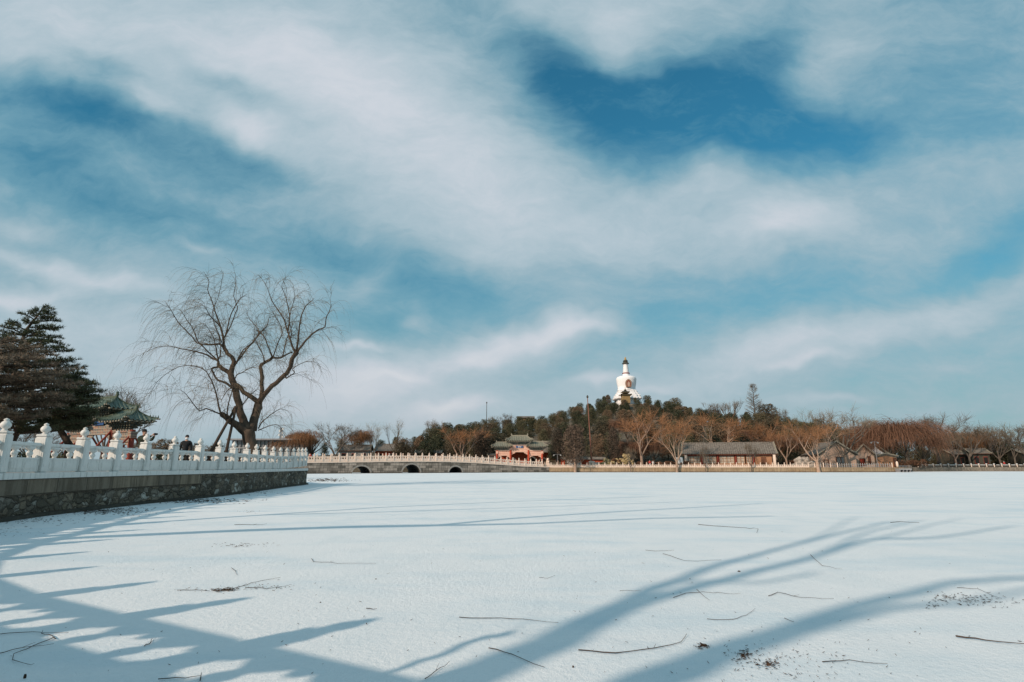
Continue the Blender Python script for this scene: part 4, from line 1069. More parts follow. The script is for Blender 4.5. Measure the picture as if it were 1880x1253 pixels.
# east bank wall with snow covered posts
ea = [Vector((PX(1672, 166, 1), 166)), Vector((PX(1740, 172, 1), 172)), Vector((PX(1900, 172, 1), 172)), Vector((PX(2100, 172, 1), 172))]
ew = thing('shore_wall', 'rough grey stone wall of the east bank at the far right edge of the ice', 'wall', (ea[0].x, ea[0].y, 0))
sw(ea, [(-.3, 1.2), (.05, 1.2), (.1, .1), (.5, .05), (.6, -.1)], 'wall_face', M['far_wall'], ew, sub=6)
fn = thing('stone_fence', 'rubble fence with snow capped posts along the east bank', 'fence', (ea[0].x, ea[0].y+.2, 1.2))
pts = []
for px in range(1686, 1896, 14): pts.append(Vector((PX(px, 166.4 if px < 1690 else lerp(167, 172.4, min(1, (px-1690)/50)), 1), 166.4 if px < 1690 else lerp(167, 172.4, min(1, (px-1690)/50)))))
for i, p in enumerate(pts):
    q = (p.x-ea[0].x, p.y-ea[0].y-.2, 0)
    po = MB().cham((0, 0, .42), (.24, .24, .84), .04).build('post', M['marble_far'], fn, q)
    MB().lathe([(.2, 0), (.26, .1), (.12, .24)], (0, 0, .84), 8).build('snow_cap', M['white_paint'], po)
    if i+1 < len(pts):
        d = pts[i+1]-p; mb = MB().cham((d.x/2, d.y/2, .32), (d.length-.3, .5, .64), .16, math.atan2(d.y, d.x)); mb.build('infill_panel', M['far_wall'], fn, q)
        mb = MB().cham((d.x/2, d.y/2, .68), (d.length*(.4+.4*((i*37)%10)/10), .42, .16), .07, math.atan2(d.y, d.x)); mb.build('snow_cap', M['white_paint'], fn, q)
# ---------------------------------------------------------------- trees
def rdir(rnd):
    while True:
        v = Vector((rnd.uniform(-1, 1), rnd.uniform(-1, 1), rnd.uniform(-1, 1)))
        if .05 < v.length < 1: return v.normalized()
def weep(mb, p, d, L, w, rnd, droop=1.0, seg=5, wob=.1, rise=0.0):
    """one hanging twig: leaves along d, then gravity takes it"""
    pts = [p.copy()]; v = d.normalized()
    for i in range(seg):
        v = (v + Vector((rnd.uniform(-wob, wob), rnd.uniform(-wob, wob), -droop*(.28+.18*i)*(1.0)))).normalized()
        pts.append(pts[-1]+v*(L/seg))
    side = (pts[-1]-pts[0]).cross(rdir(rnd))
    side = side.normalized() if side.length > 1e-5 else Vector((1, 0, 0))
    mb.ribbon(pts, w, side); return pts
def bare_meshes(key, seed, H=10, trunk_h=1.8, r0=.3, nl=5, spread=.75, lev=3, twigs=6, tl=1.6, tw=.05, droop=.5, wob=.25, bark='bark_far', twig='orange_twig', up=.35):
    rnd = random.Random(seed); T = MB(); C = MB()
    def grow(p, d, L, r, k):
        n = 4; pts = [p.copy()]; v = d.normalized()
        for i in range(n):
            v = (v+rdir(rnd)*wob*.7+Vector((0, 0, up*.22))).normalized(); pts.append(pts[-1]+v*(L/n))
        T.tube(pts, [lerp(r, r*.62, i/n) for i in range(n+1)], 6 if r > .12 else (4 if r > .04 else 3), cap=False)
        if k >= lev:
            for q in range(twigs):
                a = rnd.randint(1, n); b = pts[a]
                weep(C, b, (v+rdir(rnd)*.9), tl*rnd.uniform(.5, 1.3), tw, rnd, droop, 4)
            return
        nc = rnd.choice((2, 3, 3)) if k else nl
        for c in range(nc):
            i = n if c < 2 else rnd.randint(2, n); rr = r*.62*rnd.uniform(.7, 1)
            dd = (v+rdir(rnd)*spread*.75).normalized()
            grow(pts[i], dd, L*rnd.uniform(.62, .82), rr, k+1)
        if k >= 1:
            for q in range(max(1, twigs//3)): weep(C, pts[rnd.randint(1, n)], v+rdir(rnd), tl*rnd.uniform(.5, 1.1), tw, rnd, droop, 4)
    base = Vector((0, 0, -.3)); top = Vector((rnd.uniform(-.3, .3), rnd.uniform(-.3, .3), trunk_h))
    T.tube([base, base.lerp(top, .35), top], [r0*1.25, r0, r0*.9], 9, cap=False)
    l1 = (H-trunk_h)*.42
    for c in range(nl):
        a = 2*math.pi*c/nl+rnd.uniform(-.4, .4); d = Vector((math.cos(a)*spread, math.sin(a)*spread, 1.0))
        grow(top-Vector((0, 0, rnd.uniform(0, .3))), d, l1*rnd.uniform(.8, 1.1), r0*.55, 1)
    z = max(v[2] for v in T.v); k = H/z
    for mb in (T, C): mb.v = [(x*k, y*k, zz_*k if zz_ > 0 else zz_) for x, y, zz_ in mb.v]
    return (T.mesh('trunk', M[bark], True), C.mesh('crown', M[twig]))
def leaf_cloud(mb, c, R_, n, ls, rnd, flat=1.0, shell=.55):
    for _ in range(n):
        d = rdir(rnd); r = (shell+(1-shell)*rnd.random()**.5)
        p = Vector((c[0]+d.x*R_[0]*r, c[1]+d.y*R_[1]*r, c[2]+d.z*R_[2]*r))
        a = (d+rdir(rnd)*.8); a.normalize(); u = a.orthogonal().normalized(); v = a.cross(u); t = rnd.uniform(0, 6.28)
        e1 = (u*math.cos(t)+v*math.sin(t))*ls*rnd.uniform(.6, 1.3); e2 = (v*math.cos(t)-u*math.sin(t))*ls*rnd.uniform(.35, .8)
        mb.face([p-e1*.5-e2*.25, p-e2*.5+e1*.1, p+e1*.5, p+e2*.5])
def conifer_meshes(seed, H=8, W=5, shape='round', leafm='cypress', bark='bark_grey', n=4200, ls=.33, trunk=.18, clear=.10):
    rnd = random.Random(seed); T = MB(); C = MB()
    T.tube([(0, 0, -.4), (rnd.uniform(-.1, .1), 0, H*.4), (rnd.uniform(-.2, .2), 0, H*.85)], [trunk*1.3, trunk, .04], 7, cap=False)
    nl = 34; per = n//nl
    for i in range(nl):
        h = clear+(1-clear)*((i+.5)/nl)
        if shape == 'round': w = math.sqrt(max(.02, 1-((h-.5)/.56)**2))
        elif shape == 'cone': w = (1-h)**.7*.95+.12
        elif shape == 'column': w = .62*math.sqrt(max(.02, 1-((h-.45)/.62)**2))+.08
        else: w = .55+.5*math.sin(h*7+seed)*.3
        a = i*2.4+rnd.uniform(-.5, .5); rr = W/2*w*rnd.uniform(.45, .72)
        c = (math.cos(a)*rr, math.sin(a)*rr, H*h*.96)
        if i % 3 == 0: T.tube([(0, 0, c[2]*.8), (c[0]*.8, c[1]*.8, c[2])], [trunk*.35, .03], 4, cap=False)
        q = W*.21*rnd.uniform(.7, 1.35)*(w*.6+.4)
        leaf_cloud(C, c, (q, q, q*(.85 if shape != 'column' else 1.3)), per, ls, rnd)
    leaf_cloud(C, (0, 0, H*.5), (W*.28, W*.28, H*.36), n//7, ls*1.2, rnd, shell=.2)
    return (T.mesh('trunk', M[bark], True), C.mesh('crown', M[leafm]))
def dome_meshes(seed, H, W, L, n, bark, twig):
    """willow whose long switches spring from a domed crown and hang to the ground"""
    rnd = random.Random(seed); T, C = MB(), MB(); tips = []
    T.tube([(0, 0, -.3), (rnd.uniform(-.2, .2), 0, 1.2), (0, rnd.uniform(-.2, .2), 2.2)], [.36, .28, .25], 8, cap=False)
    for i in range(9):
        a = i*2.4+rnd.uniform(-.3, .3); e = rnd.uniform(.35, 1.0); R_ = W*.36*math.sqrt(1-.6*e*e); p = Vector((0, 0, 2.1)); q = Vector((math.cos(a)*R_, math.sin(a)*R_, H*(.45+.42*e)))
        m_ = p.lerp(q, .5)+rdir(rnd)*.5; T.tube([p, m_, q], [.16, .10, .04], 5, cap=False); tips.append(q)
        for k in range(4):
            r2 = q+Vector((rnd.uniform(-1, 1), rnd.uniform(-1, 1), rnd.uniform(.2, 1)))*1.3; T.tube([q.lerp(m_, rnd.random()*.6), r2], [.05, .015], 4, cap=False); tips.append(r2)
    lob = [(rnd.uniform(0, 6.28), rnd.uniform(.15, .42)*W, rnd.uniform(.72, 1.0)) for _ in range(9)]
    for i in range(n):
        la, lr, lh = rnd.choice(lob); c = Vector((math.cos(la)*lr, math.sin(la)*lr, H*lh-1.6)); d = rdir(rnd); d.z = abs(d.z)
        p = c+Vector((d.x*1.7, d.y*1.7, d.z*1.5)); o = Vector((p.x, p.y, 0)); o = o.normalized() if o.length > .01 else Vector((1, 0, 0))
        v = (o*rnd.uniform(.1, .5)+Vector((0, 0, rnd.uniform(.3, 1.0)))+rdir(rnd)*.25)
        weep(C, p, v, min(p.z*1.05, L*rnd.uniform(.45, 1.25)), .055, rnd, rnd.uniform(.8, 1.6), 6, .06)
    z = max(v[2] for v in C.v); k = H/z
    for mb in (T, C): mb.v = [(x, y, q*k if q > 0 else q) for x, y, q in mb.v]
    return (T.mesh('trunk', M[bark], True), C.mesh('crown', M[twig]))
LIB = {}
def lib(kind):
    if kind in LIB: return LIB[kind]
    L = []
    if kind == 'orange_willow':
        for s in (3, 14, 27): L.append(bare_meshes(kind, s, 12, 2.6, .30, 4, .66, 4, 11, 2.2, .052, .10, .30, 'bark_far', 'orange_twig'))
    elif kind == 'weeping':
        for s in (5, 6, 12): L.append(dome_meshes(s, 10, 8.5, 5.5, 2100, 'bark_grey', 'red_twig'))
    elif kind == 'weeping_orange':
        for s in (15, 36): L.append(dome_meshes(s, 9, 8.0, 3.0, 1900, 'bark_grey', 'orange_twig'))
    elif kind == 'bare':
        for s in (7, 8, 19): L.append(bare_meshes(kind, s, 11, 2.4, .30, 5, .78, 4, 8, 1.5, .048, .0, .30, 'bark_grey', 'grey_twig'))
    elif kind == 'bare_yellow':
        for s in (9, 10): L.append(bare_meshes(kind, s, 13, 3.2, .26, 4, .45, 4, 4, 1.9, .045, .10, .28, 'bark_grey', 'yellow_twig', .5))
    elif kind == 'fan':
        for s in (11, 23): L.append(bare_meshes(kind, s, 9, 1.0, .3, 7, .60, 4, 3, 1.2, .05, -.15, .16, 'bark_grey', 'grey_twig', .7))
    elif kind == 'bush':
        for s in (31, 32): L.append(bare_meshes(kind, s, 6, .6, .16, 8, .9, 3, 14, 1.9, .06, .05, .3, 'bark_grey', 'yellow_twig', .3))
    elif kind == 'cypress':
        for s in (1, 2, 3, 4): L.append(conifer_meshes(s, 8.6, 6.6, ('round', 'cone', 'round', 'round')[s-1], 'cypress'))
    elif kind == 'brown':
        for s in (1, 2, 3, 4): L.append(conifer_meshes(s+20, 8.2, 6.4, ('round', 'round', 'cone', 'round')[s-1], 'brown_cypress'))
    elif kind == 'juniper':
        for s in (1, 2, 3): L.append(conifer_meshes(s+40, 11, 6.0, 'column' if s == 1 else 'round', 'juniper', 'bark_far', 6000, .30, .26, .26))
    elif kind == 'spire':
        rnd = random.Random(77); T = MB(); C = MB(); H_ = 15.0
        T.tube([(0, 0, -.3), (.1, 0, H_*.5), (0, 0, H_)], [.28, .17, .03], 7, cap=False)
        for i in range(150):
            h = rnd.uniform(.15, .99); a = rnd.uniform(0, 6.28); l = 3.6*(1-h)**.75+.4; p = Vector((0, 0, H_*h)); d = Vector((math.cos(a), math.sin(a), .55))
            e = p+d*l; T.tube([p, p+d*l*.5+Vector((0, 0, -.05)), e], [.045, .03, .012], 3, cap=False)
            for q in range(9):
                b = p.lerp(e, rnd.uniform(.3, 1)); weep(C, b, d+rdir(rnd)*.9, rnd.uniform(.4, 1.1), .055, rnd, 0, 3)
        L.append((T.mesh('trunk', M['bark_grey'], True), C.mesh('crown', M['grey_twig'])))
    LIB[kind] = L; return L
NAMES = {'orange_willow': 'willow_tree', 'weeping': 'weeping_willow', 'weeping_orange': 'weeping_willow', 'bare': 'bare_tree', 'bare_yellow': 'bare_tree', 'fan': 'bare_tree', 'bush': 'bare_shrub', 'cypress': 'cypress_tree', 'brown': 'cypress_tree', 'juniper': 'juniper_tree', 'spire': 'bare_conifer'}
CATS = {'weeping': 'willow', 'orange_willow': 'willow', 'weeping_orange': 'willow', 'bush': 'shrub', 'cypress': 'tree', 'brown': 'tree', 'juniper': 'tree'}
HT = {'orange_willow': 12.8, 'weeping': 9.3, 'weeping_orange': 8.7, 'bare': 11.8, 'bare_yellow': 14, 'fan': 9.8, 'bush': 6.6, 'cypress': 8.9, 'brown': 8.5, 'juniper': 11.4, 'spire': 15}
trnd = random.Random(5)
def tree(kind, px, Y, ytop=None, label=None, group=None, v=None, h=None, z=None, wide=1.0, rz=None):
    z = hill_z(px, Y) if z is None else z
    if h is None: h = ZT(ytop, Y)-z
    L = lib(kind); tm, cm = L[(v if v is not None else trnd.randrange(len(L))) % len(L)]; s = h/HT[kind]
    t = thing(NAMES[kind], label, CATS.get(kind, 'tree'), (PX(px, Y, z+h/2), Y, z), trnd.uniform(0, 6.28) if rz is None else rz, group)
    put(tm, 'trunk', t, sc=(s*wide, s*wide, s)); put(cm, 'crown', t, sc=(s*wide, s*wide, s))
    return t
# single trees one can tell apart
SINGLE = [
 ('weeping_orange', 541, 176, 793, 'low orange willow at the left end of the bridge, nearest the big willow', 1.2),
 ('weeping_orange', 573, 180, 789, 'broad orange willow behind the left end of the bridge', 1.3),
 ('bare', 617, 172, 774, 'dark bare tree with a wide crown above the left bridge arch', 1.1),
 ('weeping_orange', 654, 184, 786, 'orange brown willow with a drooping crown right of the dark bare tree', .8),
 ('bare_yellow', 684, 176, 773, 'thin crooked bare tree standing behind the bridge between two arches', .9),
 ('bare_yellow', 729, 178, 768, 'pale bare tree with a tall airy crown left of the evergreens', 1.0),
 ('bare', 795, 230, 768, 'grey bare tree rising out of the evergreens behind the bridge', .9),
 ('orange_willow', 848, 166, 783, 'pale limbed bare tree with spreading boughs behind the right bridge arch', 1.25),
 ('juniper', 884, 172, 786, 'rounded brown evergreen left of the far ceremonial gate', 1.1),
 ('brown', 912, 178, 792, 'low brown evergreen directly behind the left roof of the far gate', 1.1),
 ('juniper', 1024, 153, 784, 'tall narrow brown evergreen right of the far ceremonial gate', .95),
 ('juniper', 1055, 145.3, 777, 'large brown evergreen on a pale bare trunk left of the tall flagpole', 1.1),
 ('cypress', 1040, 166, 800, 'dark evergreen filling the gap between two brown ones', 1.0),
 ('brown', 1098, 168, 796, 'brown evergreen behind the red wall right of the flagpole', 1.0),
 ('juniper', 1127, 153.5, 784, 'rounded grey brown evergreen with a slim pale trunk behind the straw coloured shrubs', .9),
 ('orange_willow', 1177, 151.5, 756, 'tall russet tree with bright forked limbs, left of two matching shore trees', 1.15),
 ('orange_willow', 1240, 145.3, 764, 'orange crowned tree with V shaped limbs beside the two cabinets', 1.05),
 ('orange_willow', 1316, 162, 760, 'orange tree spreading above the left half of the long tiled roof', 1.15),
 ('orange_willow', 1396, 163, 771, 'bright orange tree above the right half of the long tiled roof', 1.05),
 ('orange_willow', 1442, 152, 785, 'pale limbed tree at the right gable of the long house', 1.0),
 ('orange_willow', 1498, 145.3, 773, 'wide spreading bare tree beside the pale rock pile', 1.35),
 ('bare', 1157, 145.3, 815, 'slim young bare tree rooted at the foot of the shore wall by the straw shrubs', .6),
 ('bare', 1294, 145.3, 812, 'slim young bare tree before the left windows of the long house', .6),
 ('bare', 1377, 145.3, 812, 'slim young bare tree before the right windows of the long house', .6),
 ('bare_yellow', 1478, 172, 750, 'slim bare tree behind the rock pile', .8),
 ('bare_yellow', 1522, 166, 749, 'tall pale topped bare tree just left of the gabled house', .95),
 ('bare', 1549, 151.5, 747, 'tall dark limbed tree standing before the tan gable wall', 1.15),
 ('weeping', 1594, 172, 776, 'brown willow behind the round ridged house', .9),
 ('weeping', 1627, 167, 771, 'large russet weeping willow right of the gabled houses', 1.1),
 ('weeping', 1662, 165, 768, 'tallest russet weeping willow at the right corner of the island', 1.1),
 ('weeping', 1692, 170, 789, 'low russet weeping willow at the left end of the east bank', .85),
 ('bare', 1604, 186, 766, 'grey bare crown rising behind the russet willows', .8),
 ('bare', 1717, 182, 757, 'tall grey bare tree with an open fan crown on the east bank', 1.15),
 ('bare', 1750, 178, 774, 'smaller grey bare tree right of the tall fan crowned one', .9),
 ('bare', 1776, 186, 774, 'leaning bare tree over the gap between two dark tiled houses', .9),
 ('weeping_orange', 1752, 196, 790, 'dull orange willow behind the left dark tiled house', .9),
 ('bare', 1802, 196, 777, 'grey brown bare tree above the middle of the east bank', 1.3),
 ('bare', 1832, 190, 775, 'grey bare tree left of the east bank visitor in red', .9),
 ('weeping_orange', 1825, 204, 788, 'brown tinted willow crown behind the snowy fence', 1.1),
 ('bare_yellow', 1857, 182, 772, 'straw toned bare tree at the right edge of the wood', 1.1),
 ('bare', 1884, 178, 776, 'bare tree cut by the right edge of the view', 1.0),
 ('cypress', 1797, 206, 808, 'round dark evergreen behind the steep roofed house', 1.5),
 ('cypress', 1745, 205, 814, 'dark low evergreen left of the steep roofed house', 1.6),
 ('cypress', 1848, 206, 810, 'dark evergreen mass behind the right edge house', 1.6),
 ('spire', 1385, 268, 706, 'tall pointed bare conifer standing alone above the right slope', 1.0),
 ('fan', 1309, 296, 736, 'left one of two fan shaped bare trees on the right slope skyline', 1.25),
 ('fan', 1339, 290, 732, 'right one of two fan shaped bare trees on the right slope skyline', 1.25),
 ('brown', 1408, 258, 741, 'large rounded olive brown tree right of the pointed bare conifer', 1.25),
 ('bare', 1437, 246, 748, 'small bare tree on the skyline right of the rounded olive brown one', .7),
 ('cypress', 1109, 352, 727, 'large dome shaped dark evergreen on the skyline left of the stupa', 1.0),
 ('cypress', 1240, 345, 730, 'dark rounded evergreen at the highest point right of the stupa', 1.2),
 ('cypress', 1445, 236, 765, 'dark evergreen top behind the right end of the long house', 1.0),
 ('cypress', 1502, 222, 768, 'dark evergreen behind the tall pale topped bare tree', 1.0),
 ('cypress', 1532, 214, 776, 'pointed evergreen left of the gabled house roof', .9),
 ('bare', 930, 318, 758, 'small flat topped bare tree beside the hilltop hall', .8),
 ('cypress', 953, 312, 764.5, 'dark evergreen in front of the left end of the hilltop hall', 1.1),
 ('cypress', 972, 310, 766, 'dark evergreen in front of the right end of the hilltop hall', 1.2),
 ('brown', 1147, 336, 733, 'olive evergreen directly below the ochre pavilion', 1.4),
 ('cypress', 1172, 340, 734, 'dark evergreen at the right foot of the stupa', 1.3),
 ('bare', 905, 300, 762, 'small bare tree on the skyline next to the slim dark pole', .6),
]
for kind, px, Y, yt, lab, wd in SINGLE: tree(kind, px, Y, yt, lab, wide=wd, z=0.0 if Y < 146 else None)
tree('bare', 195, 88, 700, 'faint bare tree whose crown shows between the pine and the green gate roof', z=1.3, wide=.8)
tree('bare', 224, 96, 708, 'faint bare tree rising behind the upper green gate roof', z=1.3, wide=.8)
tree('bare', 60, 80, 778, 'small bare tree seen low through the trunks of the pines', z=1.3, wide=1.4)
tree('bare', 100, 86, 786, 'low bare tree seen between the pine trunk and the red props', z=1.3, wide=1.4)
for k, (px, yt) in enumerate([(236, 812), (262, 810), (288, 808), (305, 806), (326, 810), (352, 812), (374, 810), (396, 813), (424, 812)]):
    tree('brown' if k % 2 else 'bare', px, 196+6*(k % 3), yt, 'low dark tree in the distant row behind the two walkers on the left bank', 'distant trees behind the left bank', z=1.3, wide=1.6)
# hanging twigs behind the first two shore trees
for k, (px, yt) in enumerate([(1158, 806), (1200, 804), (1424, 794), (1462, 796), (1580, 806)]):
    tree('weeping', px, 160+2*(k % 4), yt, 'russet weeping willow filling the gap behind the shore trees', 'russet willows behind the shore trees', wide=1.0)
# clipped hedges on the near bank, seen through the balustrade
def hedge_row(label, px0, px1, Y, ytop, m='hedge'):
    x0, x1 = PX(px0, Y, 2), PX(px1, Y, 2); h = ZT(ytop, Y)-1.33; L = x1-x0; rnd = random.Random(int(px0)+7)
    t = thing('hedge', label, 'hedge', ((x0+x1)/2, Y, 1.33)); C = MB(); T = MB()
    k = max(3, int(L/1.3))
    for i in range(k):
        c = (-L/2+L*(i+.5)/k, rnd.uniform(-.2, .2), h*.5); leaf_cloud(C, c, (L/k*.8, .8, h*.5*rnd.uniform(.9, 1.05)), 420, .22, rnd, shell=.4)
        T.tube([(c[0], 0, -.1), (c[0]+.1, 0, h*.7)], [.05, .02], 4)
    T.build('stem', M['bark_grey'], t); C.build('foliage', M[m], t)
hedge_row('dark clipped hedge behind the first panels of the near balustrade, under the pines', -60, 80, 44, 829, 'cypress')
hedge_row('dark clipped hedge between the pine trunks and the red props', 84, 150, 47, 828, 'cypress')
hedge_row('dark clipped hedge just right of the green gate', 248, 330, 58, 829, 'cypress')
hedge_row('brown hedge behind the person with the face mask', 334, 400, 62, 828)
hedge_row('brown hedge at the foot of the two wooden props', 404, 446, 60, 830)
hedge_row('long brown hedge right of the big willow trunk', 480, 556, 72, 832)
# shrubs on the shore
def shrub(label, px, w, h, m, Y=151.0, cat='shrub', name='shrub', group=None, ls=.3, n=900, seed=3):
    rnd = random.Random(seed+int(px)); t = thing(name, label, cat, (PX(px, Y, 2), Y, 1.2), group=group)
    T = MB(); C = MB()
    for k in range(5):
        a = rnd.uniform(0, 6.28); T.tube([(0, 0, -.1), (math.cos(a)*w*.2, math.sin(a)*.3, h*.5), (math.cos(a)*w*.36, math.sin(a)*.5, h*.85)], [.07, .05, .02], 5)
    for k in range(11):
        x = rnd.uniform(-w/2, w/2)*.85; z = h*rnd.uniform(.25, .85)
        leaf_cloud(C, (x, rnd.uniform(-.5, .5), z), (w*.14+.15, .5, h*.18), n//11, ls, rnd)
    T.build('stem', M['bark_grey'], t); C.build('foliage', M[m], t)
shrub('straw yellow shrub nearest the flagpole on the shore', 1109, 2.2, 1.7, 'straw')
shrub('taller straw yellow shrub left of the brown hedge', 1117, 3.0, 2.6, 'straw', seed=5)
shrub('brown clipped hedge between two straw yellow shrubs', 1130, 2.6, 2.3, 'hedge', n=1300)
shrub('straw yellow shrub right of the brown hedge', 1139, 2.6, 2.6, 'straw', seed=8)
shrub('tallest straw yellow shrub on the shore', 1153, 3.0, 3.6, 'straw', seed=9)
for k, px in enumerate((1147, 1168, 1186, 1206, 1220, 1232, 1256)): shrub('low brown hedge behind the white shore balustrade near the forked trees', px, 3.0, 1.7, 'hedge', 152.5, name='hedge', cat='hedge', group='brown hedges on the island shore', n=1100)
for k, px in enumerate((1430, 1450, 1460, 1640, 1655, 1672, 1690)): shrub('dry brown bush under the shore trees right of the long house', px, 3.4, 2.3, 'hedge', 153.5 if px < 1600 else 160, group='dry bushes right of the long house', n=900)
# the wood on the hill
hrnd = random.Random(12); cnt = 0
def wood_row(f, p0, p1, step_m, hts, kinds, hsc=1.0):
    px = p0
    while px < p1:
        yr = interp(px, YR); y0 = interp(px, SHORE)+(14 if px > 990 and px < 1600 else 30)
        Y = lerp(y0, yr, f)+hrnd.uniform(-4, 4)*(1 if f > .1 else .3)
        kind = hrnd.choices([k for k, w in kinds], [w for k, w in kinds])[0]
        zone = 'left slope of the hill' if px < 1060 else ('middle of the hill below the stupa' if px < 1260 else 'right slope of the hill')
        nm = {'cypress': 'dark green evergreen', 'brown': 'brown tinged evergreen', 'bare': 'grey bare tree', 'weeping': 'russet bare tree', 'fan': 'grey bare tree', 'orange_willow': 'orange bare tree'}[kind]
        part = 'upper' if f > .6 else 'lower'
        lab = f'{nm} in the wood on the {part} {zone}' if px >= 780 else f'{nm} in the wood behind the bridge'
        h = hts*hrnd.uniform(.85, 1.12)*hsc
        if 1118 < px < 1186 and Y > 300: h = min(h, max(3.5, ZT(739, Y)-hill_z(px, Y)))
        tree(kind, px, Y, None, lab, lab+' group', h=h, wide=hrnd.uniform(1.05, 1.4))
        global cnt; cnt += 1
        px += step_m*hrnd.uniform(.75, 1.25)/Y*FPX
G = [('cypress', 8), ('brown', 1)]; Mx = [('cypress', 6), ('brown', 4)]; Br = [('brown', 6), ('cypress', 5)]; Lo = [('brown', 4), ('cypress', 5), ('weeping', 1)]
wood_row(1.0, 800, 1560, 6.2, 7.2, G)
wood_row(.90, 820, 1560, 7.2, 7.4, G)
wood_row(.78, 800, 1580, 8.0, 7.6, G)
wood_row(.64, 790, 1600, 8.0, 7.6, Mx)
wood_row(.48, 780, 1600, 8.0, 7.8, Br)
wood_row(.33, 770, 1620, 8.0, 8.2, Br)
wood_row(.18, 740, 1640, 7.5, 8.4, Lo)
wood_row(.04, 740, 900, 7.0, 7.5, Lo)
wood_row(.04, 1020, 1560, 7.5, 8.0, Lo)
wood_row(.8, 1690, 1900, 8, 8, Lo)
for k in range(17):
    px = 1585+k*19; tree('cypress' if k % 3 else 'brown', px, 200+(k*7) % 11, None, 'low dark evergreen in the undergrowth row behind the right shore', 'undergrowth evergreens behind the right shore', h=5.0+(k*13 % 7)*.35, wide=1.5)
wood_row(.9, 560, 800, 8, 5.5, Lo)
print('wood', cnt)
